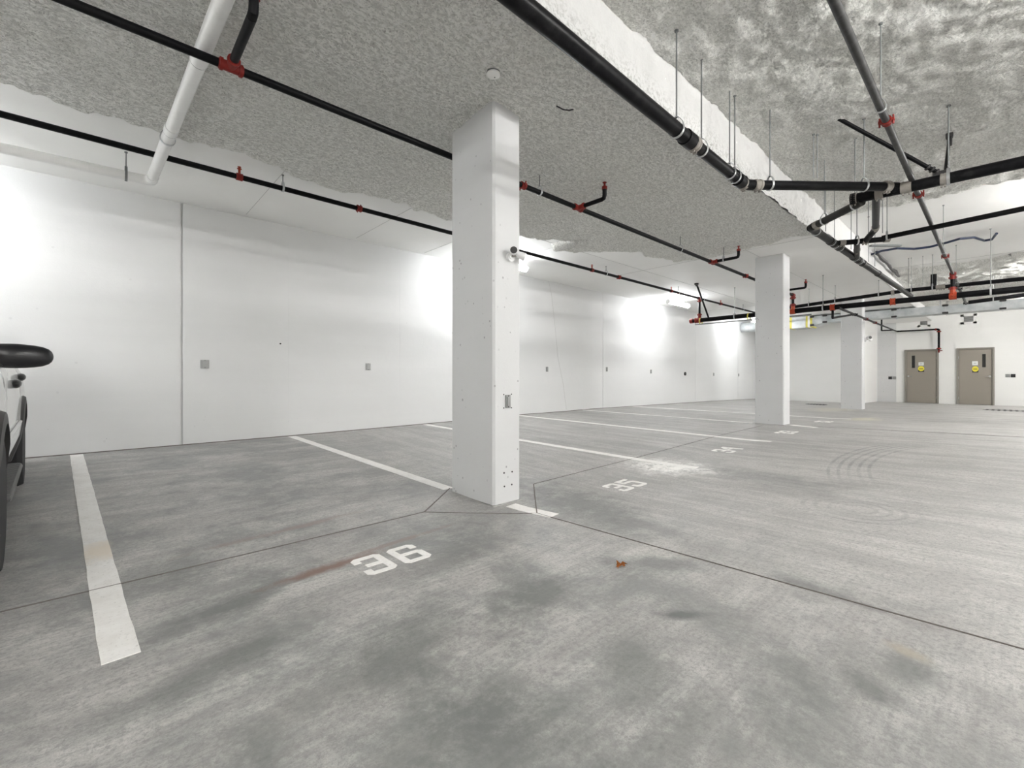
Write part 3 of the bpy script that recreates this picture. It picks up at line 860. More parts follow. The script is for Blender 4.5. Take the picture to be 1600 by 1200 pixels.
base = strip_light('lit strip light over the aisle, nearest the camera', (3.7, -1.35, EYE + 2.42), .30, M_tube, 'strip lights over the aisle')
base2 = strip_light('added fill strip light behind the camera, nearest the wall', (-3.6, 4.0, EYE + 2.05), .25, M_tubeb, 'added fill lights behind the camera')  # unseen fill lights, added to brighten the soffit, floor and pillar side
for x, y, lab in [(-3.6, 1.6, 'added fill strip light behind the camera, nearest the aisle'), (-6.6, 2.8, 'added fill strip light in the far corner behind the camera')]:
    c_ = copy_tree(base2); c_.location.x = x; c_.location.y = y; c_['label'] = lab
for x, y, lab in [(-2.6, -1.35, 'lit strip light over the aisle, behind the camera'), (9.9, -1.35, 'lit strip light over the aisle near the drain pipes'), (16.1, -1.35, 'lit strip light over the aisle before the doors'), (22.3, -1.35, 'lit strip light over the aisle closest to the doors'),
                  (-2.6, -5.5, 'lit strip light in the far row, behind the camera'), (3.7, -5.5, 'lit strip light in the far row, second along'), (9.9, -5.5, 'lit strip light in the far row, third along'), (16.1, -5.5, 'lit strip light in the far row, fourth along'), (22.3, -5.5, 'lit strip light in the far row, end nearest the door wall')]:
    c_ = copy_tree(base); c_.location.x = x; c_.location.y = y; c_['label'] = lab

# ================================================================= PIPES
UP = Vector((0, 0, 1)); DX = Vector((1, 0, 0)); DY = Vector((0, -1, 0))
FB = CS - .11                        # where rods vanish into the foam
def head(root, p, r=.012, up=True):
    """sprinkler on a short nipple"""
    bm = BM(); s = 1 if up else -1
    cyl(bm, p, p + UP * .055 * s, r, 8); cyl(bm, p + UP * .055 * s, p + UP * .06 * s, r * 1.9, 10)
    cyl(bm, p + UP * .075 * s, p + UP * .079 * s, r * 1.5, 10); cyl(bm, p + UP * .06 * s, p + UP * .078 * s, r * .4, 6)
    return obj('sprinkler_head', bm, M_orange, root, True)
def side_branch(root, p, L, r, rise=.10, red=True, name='branch_pipe'):
    q = p + DY * L
    o = pipe(root, p, q, r, M_black, name)
    bm = BM()
    path = [q, q + DY * r * 1.2 + UP * r * .3, q + DY * r * 1.6 + UP * r * 1.6, q + DY * r * 1.6 + UP * rise]
    tube(bm, path, r, 12); obj('branch_elbow', bm, M_black, o, True)
    hd = BM(); e = path[-1]
    cyl(hd, e - UP * .02, e + UP * .012, r * 1.25, 12); cyl(hd, e + UP * .012, e + UP * .055, r * .5, 8); cyl(hd, e + UP * .055, e + UP * .06, r * .95, 12)
    obj('sprinkler_head', hd, M_red if red else M_rod, o, True)
    return o

# -- pipe just behind the nearest pillar
A0, A1 = W(-4.0, 3.42, 2.02), W(12.0, 3.285, 1.93)
A0 = PY(100, -4, 3.40); A0 = W(-2.4, 3.40, 2.035)
rootA = thing('sprinkler_pipe', 'long black sprinkler pipe passing just behind the nearest pillar', 'pipe', A0)
pipe(rootA, A0, A1, .027, M_black)
dA = A1 - A0
pA = on(A0, A1, 361); tee(rootA, pA, dA, DY, .026); side_branch(rootA, pA, .55, .026)
pA = on(A0, A1, 817); coupling(rootA, pA, dA, .027)
pA = on(A0, A1, 903); tee(rootA, pA, dA, DY, .026); side_branch(rootA, pA, .34, .024, .12)
pA = on(A0, A1, 1112); tee(rootA, pA, dA, DY, .026); side_branch(rootA, pA, .40, .024, .12)
pA = on(A0, A1, 1165); coupling(rootA, pA, dA, .027)
pA = on(A0, A1, 1222); side_branch(rootA, pA, .42, .024, .12)
for px in (843, 1063): hanger(rootA, on(A0, A1, px), dA, .031, CS - .1)
for px in (1129,):
    q = on(A0, A1, 1112) + DY * .2; hanger(rootA, q, DY, .024, CS - .05)

# -- pipe along the wall
B0, B1 = W(-3.2, 5.50, 2.145), W(12.0, 5.52, 2.14)
rootB = thing('sprinkler_pipe', 'black sprinkler pipe nearest the long white wall', 'pipe', B0)
pipe(rootB, B0, B1, .028, M_black); dB = B1 - B0
for px in (561, 967): coupling(rootB, on(B0, B1, px), dB, .03)
for px in (374, 925, 1049):
    q = on(B0, B1, px); bm = BM(); cyl(bm, q - DX * .03, q + DX * .03, .038, 12); obj('outlet_saddle', bm, M_red, rootB, True); head(rootB, q + UP * .03)
for px in (442, 947, 1060): hanger(rootB, on(B0, B1, px), dB, .031, CS)
B2 = W(20.8, 5.45, 2.14)
rootB2 = thing('sprinkler_pipe', 'thin black sprinkler pipe going on past the riser to the middle pillar', 'pipe', B1 + DX * .12)
pipe(rootB2, B1 + DX * .12, B2, .026, M_black)
q = on(B1, B2, 1126); coupling(rootB2, q, DX, .026); head(rootB2, q + UP * .03)
q = on(B1, B2, 1161); hanger(rootB2, q, DX, .026, CS)
hanger(rootB2, on(B1, B2, 1099), DX, .026, CS)

# -- sprinkler main crossing the ceiling
CM = 1.545
M0, M1 = W(12.0, 5.72, CM), W(12.0, -5.5, CM + .02)
rootM = thing('sprinkler_main', 'thick black sprinkler main with orange-red couplings crossing the ceiling', 'pipe', M0)
pipe(rootM, M0, M1, .057, M_black, seg=20); dM = M1 - M0
bm = BM(); cyl(bm, M0 + Vector((0, -.02, 0)), M0 + Vector((0, .06, 0)),   .066, 18); obj('end_cap', bm, M_red, rootM, True)
coupling(rootM, M0 + Vector((0, -.12, 0)), dM, .054, M_red, .07)
for px in (1301, 1395, 1490): coupling(rootM, on(M0, M1, px), dM, .054, M_orange, .085)
for (y, zc, nm) in [(5.52, 2.14, 1), (3.285, 1.93, 2), (.60, 1.97, 3)]:
    p0 = W(12.0, y, CM); p1 = W(12.0, y, zc)
    bm = BM(); cyl(bm, p0, p0 + UP * .12, .042, 14); cyl(bm, p0 - Vector((0, .05, 0)), p0 + Vector((0, .05, 0)), .066, 18); obj('tee_fitting', bm, M_orange if nm > 1 else M_red, rootM, True)
    o = pipe(rootM, p0, p1, .029 if nm < 3 else .034, M_black, 'riser')
    coupling(o, p0 + UP * .15, UP, .031, M_red); coupling(o, p1 - UP * .07, UP, .031, M_red)
    bm = BM(); cyl(bm, p1 - DX * .06, p1 + DX * .06, .042, 12); obj('riser_tee', bm, M_red, o, True)
for px in (1148, 1286, 1548): hanger(rootM, on(M0, M1, px), dM, .058, CS if px < 1330 else CU, rodr=.007)
b0, b1 = PX(1084, 445, 10.9), on(M0, M1, 1107) + UP * .05
b0 = W(10.75, 5.02, CS - .015)
root = thing('brace_pipe', 'slanting black brace from ceiling to the sprinkler main end', 'brace', b0)
pipe(root, b0, b1, .022, M_black)
bm = BM(); cyl(bm, b0 + UP * .015, b0 - UP * .02, .05, 12); box(bm, b0 - Vector((.03, .012, .06)), b0 + Vector((.03, .012, 0))); obj('ceiling_bracket', bm, M_dark, root)
t0, t1 = W(11.95, 5.62, CM - .115), W(11.95, 2.9, CM - .115)
tag(obj('conduit', (lambda b: (cyl(b, t0, t1, .014, 8), b)[1])(BM()), M_rod), 'thin grey conduit under the left end of the sprinkler main', 'conduit')
# beam clamps, yellowish
for px in (1095, 1170):
    q = on(M0, M1, px); bm = BM(); torus(bm, q - UP * .03, dM, .09, .007); obj('strap', bm, M_yellow, rootM, True)

# -- grey pipe over the aisle
G0, G1 = W(0.2, .590, 2.0), W(17.0, .600, 1.965)
rootG = thing('sprinkler_pipe', 'dusty grey sprinkler pipe with red couplings over the aisle', 'pipe', G0)
pipe(rootG, G0, G1, .025, M_grey); dG = G1 - G0
for px in (1385, 1435, 1477, 1489): coupling(rootG, on(G0, G1, px), dG, .025)
for px in (1499, 1511): coupling(rootG, on(G0, G1, px), dG, .025, M_grey)
for px, cc in ((1376, CU - .1), (1474, CU), (1494, CU)): hanger(rootG, on(G0, G1, px), dG, .026, cc)

# -- drain network
def prun(name, label, pts, r, m, cat='pipe'):
    t = thing(name, label, cat, pts[0])
    for i, (a, b) in enumerate(zip(pts, pts[1:])):
        pipe(t, a, b, r[i] if isinstance(r, (list, tuple)) else r, m)
        if i:
            rr = (r[i] if isinstance(r, (list, tuple)) else r) * 1.06
            d0 = (a - pts[i - 1]).normalized(); d1 = (b - a).normalized()
            bend(t, (a - d0 * rr * 1.6, a, a + d1 * rr * 1.6), rr, m)
    return t
CD = 1.875
D0, Dm, D1, D2 = W(-2.0, 1.62, 1.93), None, PC(1163, 289, 1.86), PX(1402, 292, 6.04)
D0 = PY(888, 66, 1.64); D0 = D1 + (D0 - D1) * 1.75
Dm = on(D0, D1, 1084)
t = prun('drain_pipe', 'big black drain pipe running along the beam above the nearest pillar', [D0, Dm, D1], [.052, .046], M_abs)
d = D1 - D0
hub(t, Dm - d.normalized() * .10, d, .054, M_abs, .12); band(t, Dm, d, .054, .07)
q = D1 - d.normalized() * .10; hub(t, q - d.normalized() * .03, d, .052, M_abs, .10); band(t, D1 - d.normalized() * .03, d, .05, .05)
for px in (1057, 1096, 1140): hanger(t, on(D0, D1, px), d, 0.053 if px < 1080 else .048, CU - .09, rodr=.006)
hanger(t, on(D0, D1, 1148), d, .05, CU - .09, rodr=.006)
t = prun('drain_pipe', 'level black drain pipe joining the long run to the wide header', [D1 + UP * .0, D2], .044, M_abs)
d = D2 - D1
bm = BM(); r_ = .05; dd0 = (D1 - D0).normalized(); dd1 = d.normalized()
bend(t, (D1 - dd0 * .09, D1, D1 + dd1 * .09), .050, M_abs)
band(t, D1 + dd1 * .14, d, .048, .08)
band(t, on(D1, D2, 1385), d, .050, .07)
for px in (1203, 1350): hanger(t, on(D1, D2, px), d, .045, CU - .09, rodr=.006)
for px in (1271, 1277): hanger(t, on(D1, D2, px) + DY * -.0, d, .045, CU - .3, ring=False)
# header
H0, H1 = PX(1329, 312, 6.04), PX(1600, 253, 6.04)
H1 = H0 + (H1 - H0) * 3.2
t = prun('drain_header', 'widest black drain pipe crossing the upper right, with steel bands', [H0, H1], .054, M_abs); d = H1 - H0
bm = BM(); cyl(bm, H0 - d.normalized() * -.0, H0 + d.normalized() * .05, .062, 20); obj('end_hub', bm, M_abs, t, True)
for px, L in ((1334, .07), (1374, .08), (1416, .10), (1474, .05)): band(t, on(H0, H1, px), d, .055, L * .85)
q = on(H0, H1, 1482); hanger(t, q, d, .056, CU - .09, rodr=.007)
bm = BM(); cyl(bm, on(H0, H1, 1400) + Vector((-.02, 0, -.0)), on(H0, H1, 1400) + Vector((-.09, .02, -.02)), .03, 14); obj('cleanout_plug', bm, M_abs, t, True)
b0 = W(5.5, 1.1, CU - .10); b1 = on(H0, H1, 1468) + UP * .065
root = thing('brace_pipe', 'slanting black brace from the foam down to the drain header', 'brace', b0)
pipe(root, b0, b1, .019, M_black); dd = (b1 - b0).normalized()
bm = BM()
for k in range(3): cyl(bm, b1 - dd * (.13 - k * .045), b1 - dd * (.115 - k * .045), .03, 12)
box(bm, b1 - Vector((.03, .05, .05)), b1 + Vector((.03, .05, .02)), .006); obj('swivel_clamp', bm, M_clad, root)
b1 = on(H0, H1, 1477) + UP * .06; b0 = W(6.72, .36, CU - .13)
root = thing('brace_pipe', 'upright black brace rising behind the drain header', 'brace', b0)
pipe(root, b0, b1, .014, M_black)
bm = BM(); box(bm, b0 - Vector((.03, .03, .02)), b0 + Vector((.03, .03, .05)), .005); cyl(bm, b0 - UP * .1, b0 - UP * .0, .022, 10); obj('ceiling_bracket', bm, M_clad, root)
# 45 degree leg and long run down the beam
K0 = H0 + (H1 - H0).normalized() * .10 - UP * .05; K1 = W(6.56, 1.60, 1.875); K2 = W(13.6, 1.36, 1.85)
t = prun('drain_pipe', 'black drain pipe leaving the header, then receding along the beam to the far end', [K0, K1, K2], [.042, .046], M_abs)
for ch in t.children[1:2]: ch.data.materials[0] = M_olive
d = (K1 - K0); band(t, K0 + d * .86, d, .044, .06); hanger(t, K0 + d * .70, d, .044, CU, rodr=.006); hanger(t, K0 + d * .12, d, .044, CU - .09, rodr=.006)
d = K2 - K1
for px in (1277, 1298, 1304, 1311, 1334, 1341, 1348, 1372): hub(t, on(K1, K2, px), d, .047, M_olive, .09)
for px in (1275, 1299, 1305, 1312, 1336, 1343): 
    bm = BM(); q = on(K1, K2, px); cyl(bm, q - d.normalized() * .008, q + d.normalized() * .008, .056, 18); obj('clamp_ring', bm, M_steel, t, True)
for px in (1290, 1304, 1330, 1357, 1367): hanger(t, on(K1, K2, px), d, .055, CU, ring=False)
# short level cross piece
J0, J1 = on(K1, K2, 1303), W(7.93, 1.07, 1.895)
t = prun('drain_pipe', 'short level black pipe branching right from the receding drain', [J0, J1], .036, M_abs); d = J1 - J0
for px in (1316, 1351): band(t, on(J0, J1, px), d, .037, .07)
hanger(t, on(J0, J1, 1339), d, .041, CU, rodr=.006)
bm = BM(); cyl(bm, J1, J1 + d.normalized() * .06, .045, 16); obj('end_cap', bm, M_band, t, True)
q = J1 + d.normalized() * .02 - UP * .09; bm = BM(); obox(bm, q, Vector((-.75, .7, 0)), .42, .04, .022); s_ = obj('strut_channel', bm, M_rod, t)
for px in (1357, 1379): hanger(t, PX(px, 373, 7.75), d, .04, CU, ring=False)
V0 = on(H0, H1, 1369) - UP * .02; V1 = PX(1368, 358, 7.45); V2 = on(J0, J1, 1352)
t = prun('drain_pipe', 'black drain branch dropping from the header to the short cross piece', [V0, V1, V2], .037, M_abs)
band(t, V0.lerp(V1, .93), V1 - V0, .038, .09)
T0, T1 = PX(1378, 372, 7.90), PX(1600, 326, 7.90); T1 = T0 + (T1 - T0) * 2.4
t = prun('drain_pipe', 'slimmer black drain pipe below and behind the wide header', [T0, T1], .032, M_abs)
hanger(t, on(T0, T1, 1386), T1 - T0, .033, CU)
# stub between receding drain and cross piece
t = prun('drain_pipe', 'short stub with steel bands linking the cross piece to the receding drain', [on(J0, J1, 1339) - UP * .02, on(K1, K2, 1339)], .036, M_olive)
band(t, on(J0, J1, 1339).lerp(on(K1, K2, 1339), .45), on(K1, K2, 1339) - on(J0, J1, 1339), .038, .10)
# far cross drain
F0, F1, F2 = W(13.6, 4.7, 1.78), W(13.6, 1.40, 1.985), W(13.6, -4.5, 1.95)
F0 = PX(1237, 480, 13.6)
F0 = F1 + (F0 - F1) * 1.25; F2 = F1 + (PX(1600, 435.5, 13.6) - F1) * 2.0
t = prun('drain_pipe', 'thin black drain crossing just above the sprinkler main', [F0, F1, F2], .042, M_abs)
for px in (1264, 1305, 1373): hanger(t, on(F0, F1, px), F1 - F0, .048, CS)
for px in (1395,): band(t, on(F0, F1, px), F1 - F0, .05, .06)
for px in (1424, 1457): hanger(t, on(F1, F2, px), F2 - F1, .048, CU)
for px in (1466, 1473): band(t, on(F1, F2, px), F2 - F1, .05, .08)
q = on(F1, F2, 1458); bm = BM(); cyl(bm, q + Vector((.15, 0, .02)), q + Vector((.15, 0, .32)), .055, 14); obj('upright_stub', bm, M_abs, t, True)
for px in (1401, 1409, 1418, 1442): hanger(t, on(F1, F2, px), F2 - F1, .048, CU, ring=False, rodr=.004)
L0, L1 = W(17.0, .55, 1.985), PX(1600, 461, 17.0); L1 = L0 + (L1 - L0) * 3
t = prun('drain_pipe', 'farthest thin black pipe at the right, above the duct', [L0, L1], .05, M_abs)
hanger(t, on(L0, L1, 1552), L1 - L0, .05, CU - .05)

# -- small line to the doors
S0 = W(11.38, 2.28, 1.45); S1 = W(24.80, 2.93, 1.93); S2 = PX(1466.5, 514.5, 24.80); S3 = PX(1467.5, 547, 24.80)
S2.y = S3.y = (S2.y + S3.y) / 2
t = prun('sprinkler_pipe', 'thin black line descending to the wall beside the left door', [S0, S1, S2, S3], [.026, .030, .036], M_black)
coupling(t, S2 + Vector((0, .09, 0)), DY, .034); coupling(t, S2 - UP * .09, UP, .038); coupling(t, S3 + UP * .06, UP, .038)
bm = BM(); cyl(bm, S3, S3 - UP * .10, .03, 12); cyl(bm, S3 - UP * .03, S3 + Vector((-.1, -.10, -.03)), .018, 10); obj('drain_valve', bm, M_red, t, True)
for px in (1336, 1353, 1367): coupling(t, on(S0, S1, px), S1 - S0, .027, M_red if px > 1340 else M_black)
q0 = on(M0, M1, 1301); q1 = q0 - UP * .235; q2 = on(S0, S1, 1335)
prun('sprinkler_pipe', 'short black drop from the main turning right to the thin line', [q0 - UP * .07, q1, q2], .024, M_black)
q2 = on(S0, S1, 1396); q1 = PX(1377.5, 516.5, q2.x - .5); q0 = q1.copy(); q0.z += .45
prun('sprinkler_pipe', 'small black U-shaped drop joining the thin line before the doors', [q0, q1, q2], .026, M_black)

# -- white plastic drain, upper left
w0, w1 = PC(322, 67, 2.10), PC(236, 283, 2.06)
w0 = w1 + (w0 - w1) * 1.7
w2 = PY(0, 231, w1.y); w2 = w1 + (w2 - w1) * 1.8
t = prun('drain_pipe', 'white plastic drain pipe crossing the upper left ceiling', [w0, w1, w2], .047, M_pvc)
d = w1 - w0
for px, py in ((313, 112), (268, 207), (238, 274)):
    bm = BM(); q = on(w0, w1, px); cyl(bm, q - d.normalized() * .05, q + d.normalized() * .05, .052, 18); obj('pipe_hub', bm, M_pvc, t, True)
    bm = BM(); torus(bm, q + d.normalized() * .052, d, .049, .003, 20, 5); obj('hub_ring', bm, M_rod, t, True)
hanger(t, on(w0, w1, 262), d, .048, CS, ring=True)
hanger(t, on(w1, w2, 197), w2 - w1, .048, CS, ring=True, m=M_rod)

# -- blue hose and dark cable on the upper slab
pts = [(1360, 398), (1378, 392), (1402, 388), (1428, 389), (1452, 386), (1476, 380), (1500, 373), (1522, 371), (1538, 376), (1550, 374), (1557, 365)]
P = []
for i, (a, b) in enumerate(pts):
    P.append(PC(a, b, CU - .08 - .03 * (a > 1400)))
bm = BM(); tube(bm, P, .022, 8); tag(obj('blue_hose', bm, M_blue, None, True), 'loose dark blue hose hanging under the upper slab', 'hose')
bm = BM(); r2 = random.Random(4)
tube(bm, [W(12.15 + k * .28, YB - .11 - .02 * r2.random(), CU - .07 - .04 * r2.random()) for k in range(12)], [.025 + .02 * r2.random() for _ in range(12)], 8)
tag(obj('cable_bundle', bm, M_clad, None, True), 'dark cable bundle tucked along the top of the beam', 'cable')

# ================================================================= DUCT
XD = 19.5
root = thing('duct', 'galvanized rectangular air duct crossing before the end walls', 'duct', W(XD, 0, 2.03))
edges_px = [1289, 1397, 1477, 1567, 1680]
ysd = [PX(min(e, 1590), 500, XD).y for e in edges_px]; ysd[-1] = -5.0
ysd = [4.6] + ysd[1:]
for i, (a, b) in enumerate(zip([PX(1289, 500, XD).y] + ysd[1:-1], ysd[1:])):
    bm = BM(); lift = .0
    box(bm, (XD, b + .006, EYE + 2.00), (XD + .55, a - .006, EYE + 2.255)); sec = obj('duct_section', bm, M_duct, root)
    for y in (a,):
        bm = BM(); box(bm, (XD - .02, y - .014, EYE + 1.985), (XD + .57, y + .014, EYE + 2.27)); obj('flange', bm, M_steel, root)
        for zc in (2.01, 2.245):
            bm = BM(); box(bm, (XD - .055, y - .07, EYE + zc - .03), (XD - .005, y + .07, EYE + zc + .03), .01); obj('flange_clip', bm, M_clad, root)
# transition, damper box, round end
ya = PX(1289, 500, XD).y; yb = PX(1269, 500, XD).y
bm = BM()
v1 = [(XD, ya, 2.00), (XD + .55, ya, 2.00), (XD + .55, ya, 2.255), (XD, ya, 2.255)]; v2 = [(XD, yb, 1.90), (XD + .6, yb, 1.90), (XD + .6, yb, 2.27), (XD, yb, 2.27)]
A_ = [bm.verts.new(W(*p)) for p in v1]; B_ = [bm.verts.new(W(*p)) for p in v2]
for k in range(4): bm.faces.new((A_[k], A_[(k + 1) % 4], B_[(k + 1) % 4], B_[k]))
bm.faces.new(A_[::-1]); bm.faces.new(B_)
obj('transition', bm, M_duct, root)
for zc in (1.93, 2.24):
    bm = BM(); box(bm, (XD - .055, yb - .06, EYE + zc - .04), (XD - .005, yb + .06, EYE + zc + .04), .01); obj('flange_clip', bm, M_clad, root)
def dbox(p0, p1, m, nm, g=.0, zlo=1.86, zhi=2.285):
    a, b = PX(p0, 500, XD).y, PX(p1, 500, XD).y
    bm = BM(); box(bm, (XD - .01 - g, min(a, b), EYE + zlo - g), (XD + .62, max(a, b), EYE + zhi), .008); return obj(nm, bm, m, root)
dbox(1269, 1265.5, M_yellow, 'tape_band'); dbox(1265.5, 1262, M_white, 'flexible_collar'); dbox(1262, 1259, M_yellow, 'tape_band')
dbox(1259, 1237.5, M_duct, 'damper_box', .01); dbox(1237.5, 1232, M_yellow, 'tape_band')
a = PX(1232, 500, XD).y
bm = BM(); cyl(bm, W(XD + .25, a, 2.06), W(XD + .25, 7.28, 2.06), .20, 24); obj('round_duct', bm, M_duct, root, True)
for y in (6.2, 6.95):
    bm = BM(); cyl(bm, W(XD + .25, y - .015, 2.06), W(XD + .25, y + .015, 2.06), .207, 24); obj('duct_ring', bm, M_steel, root, True)
for px in (1406, 1469, 1556):
    y = PX(px, 480, XD).y
    bm = BM(); box(bm, (XD + .02, y - .02, EYE + 2.24), (XD + .05, y + .02, EYE + (CU if y < YB else CS))); obj('strap_hanger', bm, M_steel, root)

# ================================================================= CAR
ang = math.radians(3.4)
cx0, cy0 = -.325, 2.50
car = thing('parked_car', 'white car parked at the left edge of the photo, black mirror toward us', 'car', (cx0, cy0, floor_z(-1.2, 4.5)), rz=ang)
VF, VR, WB_R = .86, 3.42, .42
LEN, WID = 4.35, 1.80
def side_u(z, v):
    taper = -.10 * max(0, (.55 - v) / .55) ** 2 - .12 * max(0, (v - 3.75) / .6) ** 2
    prof = np.interp(z, [.30, .45, .62, .85, 1.0, 1.12], [-.07, -.02, .0, .004, -.010, -.065])
    return float(prof) + taper
def bottom_z(v):
    z = .33 + .10 * max(0, (.35 - v) / .35) + .10 * max(0, (v - 4.0) / .35)
    for vw in (VF, VR):
        if abs(v - vw) < WB_R: z = max(z, .35 + math.sqrt(WB_R ** 2 - (v - vw) ** 2))
    return z
def top_z(v): return float(np.interp(v, [0, .15, .6, 1.15, 2.0, 3.9, 4.25, 4.35], [.74, .86, .97, 1.06, 1.12, 1.12, 1.06, .98]))
vs_ = sorted(set([round(x, 3) for x in list(np.arange(0, LEN + .001, .15)) + [LEN] + [vw + WB_R * math.cos(math.pi * k / 14) for vw in (VF, VR) for k in range(15)]]))
bm = BM(); rows = []
for v in vs_:
    bz, tz = bottom_z(v), top_z(v); row = []
    zsn = [bz + (tz - bz) * k / 7 for k in range(8)]
    for z in zsn: row.append(bm.verts.new((side_u(z, v), v, z)))
    ie = side_u(tz, v)
    crown = .05 if v < 1.2 else .02
    for k in range(1, 8):
        f = k / 8; row.append(bm.verts.new((ie + (-WID - 2 * ie) * f, v, tz + crown * math.sin(math.pi * f))))
    for z in reversed(zsn): row.append(bm.verts.new((-WID - side_u(z, v), v, z)))
    rows.append(row)
for a, b in zip(rows, rows[1:]):
    for k in range(len(a) - 1): bm.faces.new((a[k], b[k], b[k + 1], a[k + 1]))
bm.faces.new(rows[0]); bm.faces.new(rows[-1][::-1])
obj('body', bm, M_car, car, 'all', True)
# floor pan
bm = BM(); box(bm, (-WID + .16, .25, .30), (-.16, VF - .44, .36)); box(bm, (-WID + .16, VF + .44, .26), (-.16, VR - .44, .36)); box(bm, (-WID + .16, VR + .44, .30), (-.16, 4.2, .38)); box(bm, (-WID + .5, VF - .44, .28), (-.5, VR + .5, .5))
obj('underbody', bm, M_clad, car, local=True)
# greenhouse
def gh(bm, z0, z1, off):
    lo = [(-.095 - off, 1.12), (-.095 - off, 4.22), (-WID + .095 + off, 4.22), (-WID + .095 + off, 1.12)]
    hi = [(-.34 - off, 1.95), (-.36 - off, 3.72), (-WID + .36 + off, 3.72), (-WID + .34 + off, 1.95)]
    a = [bm.verts.new((u, v, z0)) for u, v in lo]; b = [bm.verts.new((u, v, z1)) for u, v in hi]
    for k in range(4): bm.faces.new((a[k], a[(k + 1) % 4], b[(k + 1) % 4], b[k]))
    bm.faces.new(b[::-1])
bm = BM(); gh(bm, 1.10, 1.62, .0)
bmesh.ops.recalc_face_normals(bm, faces=bm.faces[:]); obj('windows', bm, M_glass, car, local=True)
bm = BM(); box(bm, (-WID + .33, 1.90, 1.60), (-.33, 3.78, 1.67), .03); obj('roof', bm, M_car, car, True, True)
def bar(a, b, r, m, nm, par=car):
    bm = BM(); cyl(bm, a, b, r, 8); return obj(nm, bm, m, par, True, True)
for s in (0, 1):
    f = (lambda u: u) if s == 0 else (lambda u: -WID - u)
    for a, b in [((-.095, 1.12, 1.10), (-.335, 1.95, 1.62)), ((-.09, 2.35, 1.12), (-.34, 2.5, 1.62)), ((-.09, 3.3, 1.12), (-.35, 3.2, 1.62)), ((-.095, 4.22, 1.10), (-.355, 3.72, 1.62))]:
        bar((f(a[0]), a[1], a[2]), (f(b[0]), b[1], b[2]), .028, M_car, 'window_post')
# wheels
def wheel(u, v, s):
    bm = BM(); r = .35; hw = .11
    prof = [(-hw, r - .10), (-hw, r - .03), (-hw + .03, r), (hw - .03, r), (hw, r - .03), (hw, r - .10)]
    seg = 40; rings = []
    for (x, rr) in prof:
        rings.append([bm.verts.new((u + x, v + rr * math.cos(2 * math.pi * k / seg), .35 + rr * math.sin(2 * math.pi * k / seg))) for k in range(seg)])
    for a, b in zip(rings, rings[1:]):
        for k in range(seg): bm.faces.new((a[k], b[k], b[(k + 1) % seg], a[(k + 1) % seg]))
    bm.faces.new(rings[0]); bm.faces.new(rings[-1][::-1])
    bmesh.ops.recalc_face_normals(bm, faces=bm.faces[:])
    ty = obj('tyre', bm, M_tyre, car, True, True)
    bm = BM(); xo = u + s * (hw - .045)
    cyl(bm, (xo - s * .02, v, .35), (xo + s * .012, v, .35), .06, 16)
    for k in range(5):
        a = 2 * math.pi * k / 5
        tube(bm, [(xo, v + .04 * math.cos(a), .35 + .04 * math.sin(a)), (xo + s * .01, v + .22 * math.cos(a), .35 + .22 * math.sin(a))], .024, 6)
    torus(bm, (xo + s * .012, v, .35), (1, 0, 0), .235, .012, 32, 6)
    obj('wheel_rim', bm, M_alloy, ty, True, True)
for v in (VF, VR): wheel(-.10, v, 1); wheel(-WID + .10, v, -1)
# arch flares
for vw in (VF, VR):
    for s in (0, 1):
        bm = BM(); prev = None
        for k in range(17):
            a = math.radians(-8 + 196 * k / 16); row = []
            for (rr, du) in ((.40, -.06), (.40, .012), (.455, .006), (.47, -.02)):
                y, z = vw + rr * math.cos(a), .35 + rr * math.sin(a)
                u = side_u(z, y) + du + .012
                row.append(bm.verts.new((u if s == 0 else -WID - u, y, z)))
            if prev:
                for j in range(3): bm.faces.new((prev[j], prev[j + 1], row[j + 1], row[j]))
            prev = row
        bmesh.ops.recalc_face_normals(bm, faces=bm.faces[:]); obj('wheel_arch_trim', bm, M_clad, car, True, True)
        bm = BM(); bmesh.ops.create_cone(bm, cap_ends=False, segments=24, radius1=.42, radius2=.42, depth=.28, matrix=Matrix.Translation((-.22 if s == 0 else -WID + .22, vw, .36)) @ Matrix.Rotation(math.pi / 2, 4, 'Y'))
        for f in [f for f in bm.faces if f.calc_center_median().z < .36]: bm.faces.remove(f)
        obj('wheel_well', bm, M_clad, car, True, True)
# running boards with ribs
for s in (0, 1):
    u0, u1 = (-.10, .026) if s == 0 else (-WID - .026, -WID + .10)
    bm = BM(); box(bm, (u0, VF + .42, .265), (u1, VR - .74, .315), .024); rb = obj('running_board', bm, M_tread, car, True, True)
    if s == 0:
        bm = BM()
        for k in range(27): box(bm, (u0 + .02, VF + .48 + k * .048, .313), (u1 - .012, VF + .50 + k * .048, .320))
        obj('step_ribs', bm, M_tread, rb, local=True)
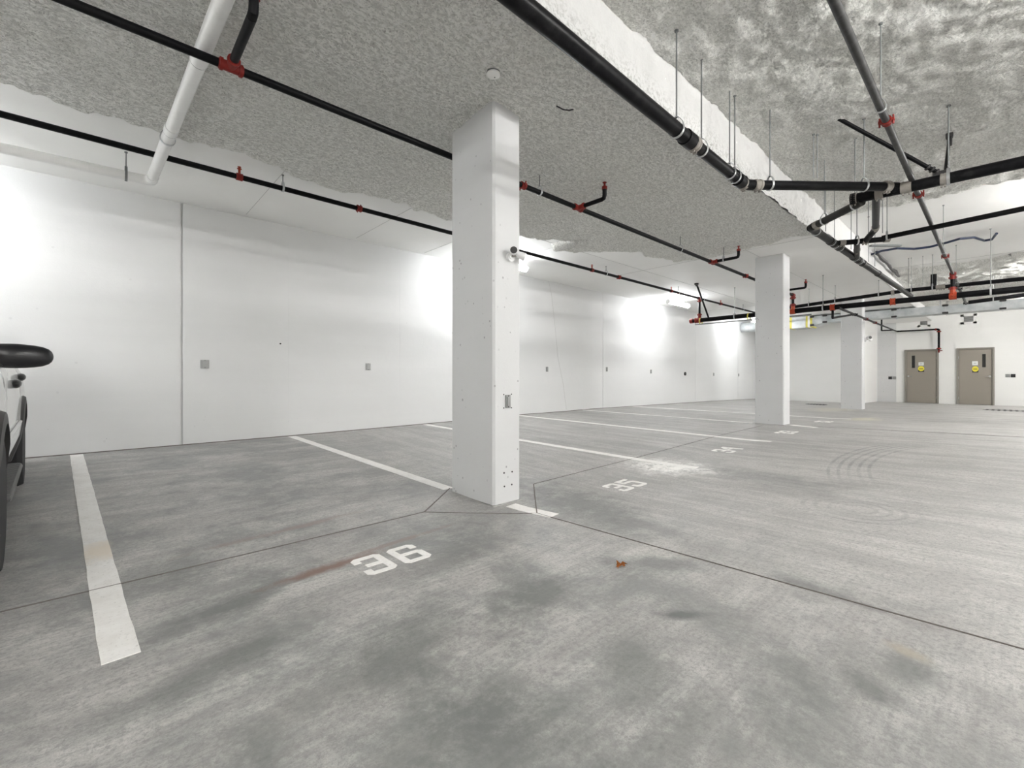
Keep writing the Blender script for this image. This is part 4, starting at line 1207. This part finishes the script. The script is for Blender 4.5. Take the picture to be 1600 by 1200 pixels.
# door handles, seams, moulding
for s in (0, 1):
    sg = 1 if s == 0 else -1
    fu = lambda z, v: side_u(z, v) if s == 0 else -WID - side_u(z, v)
    for v, hz in ((2.10, .935), (3.02, .98)):
        bm = BM(); bmesh.ops.create_uvsphere(bm, u_segments=14, v_segments=8, radius=1, matrix=Matrix.Translation((fu(hz, v) + sg * .012, v, hz)) @ Matrix.Diagonal((.030, .075, .032, 1)))
        obj('door_handle', bm, M_dark, car, 'all', True)
    for v in (1.36, 2.36, 3.26):
        bm = BM(); prev = None
        for k in range(9):
            z = max(.42, bottom_z(v)) + (1.10 - max(.42, bottom_z(v))) * k / 8
            row = [bm.verts.new((fu(z, v) + sg * .002, v - .003, z)), bm.verts.new((fu(z, v) + sg * .002, v + .003, z))]
            if prev: bm.faces.new((prev[0], prev[1], row[1], row[0]))
            prev = row
        obj('door_seam', bm, M_dark, car, local=True)
    bm = BM()
    prev = None
    for k in range(12):
        v = VF + .46 + (VR - VF - .92) * k / 11; row = []
        for z in (.50, .51, .62, .63):
            o_ = .014 if .505 < z < .625 else .0
            row.append(bm.verts.new((fu(z, v) + sg * (o_ + .001), v, z)))
        if prev:
            for j in range(3): bm.faces.new((prev[j], prev[j + 1], row[j + 1], row[j]))
        prev = row
    obj('side_moulding', bm, M_car, car, True, True)
# mirrors
for s in (0, 1):
    f = (lambda u: u) if s == 0 else (lambda u: -WID - u)
    bm = BM(); bmesh.ops.create_uvsphere(bm, u_segments=24, v_segments=14, radius=1)
    for v in bm.verts:
        x, y, z = v.co
        k = 4.0; n = (abs(x) ** k + abs(z) ** k) ** (1 / k) if (x or z) else 1
        m_ = math.hypot(x, z) / n if n else 1
        x, z = x * (1 + (m_ - 1) * .6), z * (1 + (m_ - 1) * .8)
        v.co = Vector((f(.035 + x * .155), 1.50 + y * .055 + .035 * (x - 0) * (x > 0) + (.02 if y > 0 else 0), 1.108 + z * .074 * (1 - .12 * max(0, x))))
    mr = obj('mirror', bm, M_mirror, car, 'all', True)
    bm = BM(); box(bm, (min(f(-.14), f(-.02)), 1.46, 1.04), (max(f(-.14), f(-.02)), 1.53, 1.09), .01); obj('mirror_arm', bm, M_mirror, mr, True, True)
    bm = BM()
    for v in bmesh.ops.create_circle(bm, cap_ends=True, segments=24, radius=1)['verts']:
        v.co = Vector((f(.04 + v.co.x * .13), 1.572, 1.108 + v.co.y * .058))
    obj('mirror_glass', bm, M_chrome, mr, local=True)
# lights, bumpers, grille
bm = BM(); box(bm, (-WID + .12, -.05, .38), (-.12, .12, .60), .04); obj('front_bumper', bm, M_clad, car, True, True)
bm = BM(); box(bm, (-WID + .14, 4.25, .40), (-.14, 4.42, .62), .04); obj('rear_bumper', bm, M_clad, car, True, True)
for u in (-.20, -WID + .20):
    bm = BM(); box(bm, (u - .14, -.02, .66), (u + .10, .08, .80), .02); obj('headlamp', bm, M_lampg, car, True, True)
    bm = BM(); box(bm, (u - .06, 4.28, .72), (u + .06, 4.37, 1.0), .02); obj('tail_lamp', bm, M_redlens, car, True, True)
bm = BM()
for k in range(4): box(bm, (-WID + .5, -.02, .65 + k * .035), (-.5, .03, .668 + k * .035))
obj('grille', bm, M_dark, car, local=True)
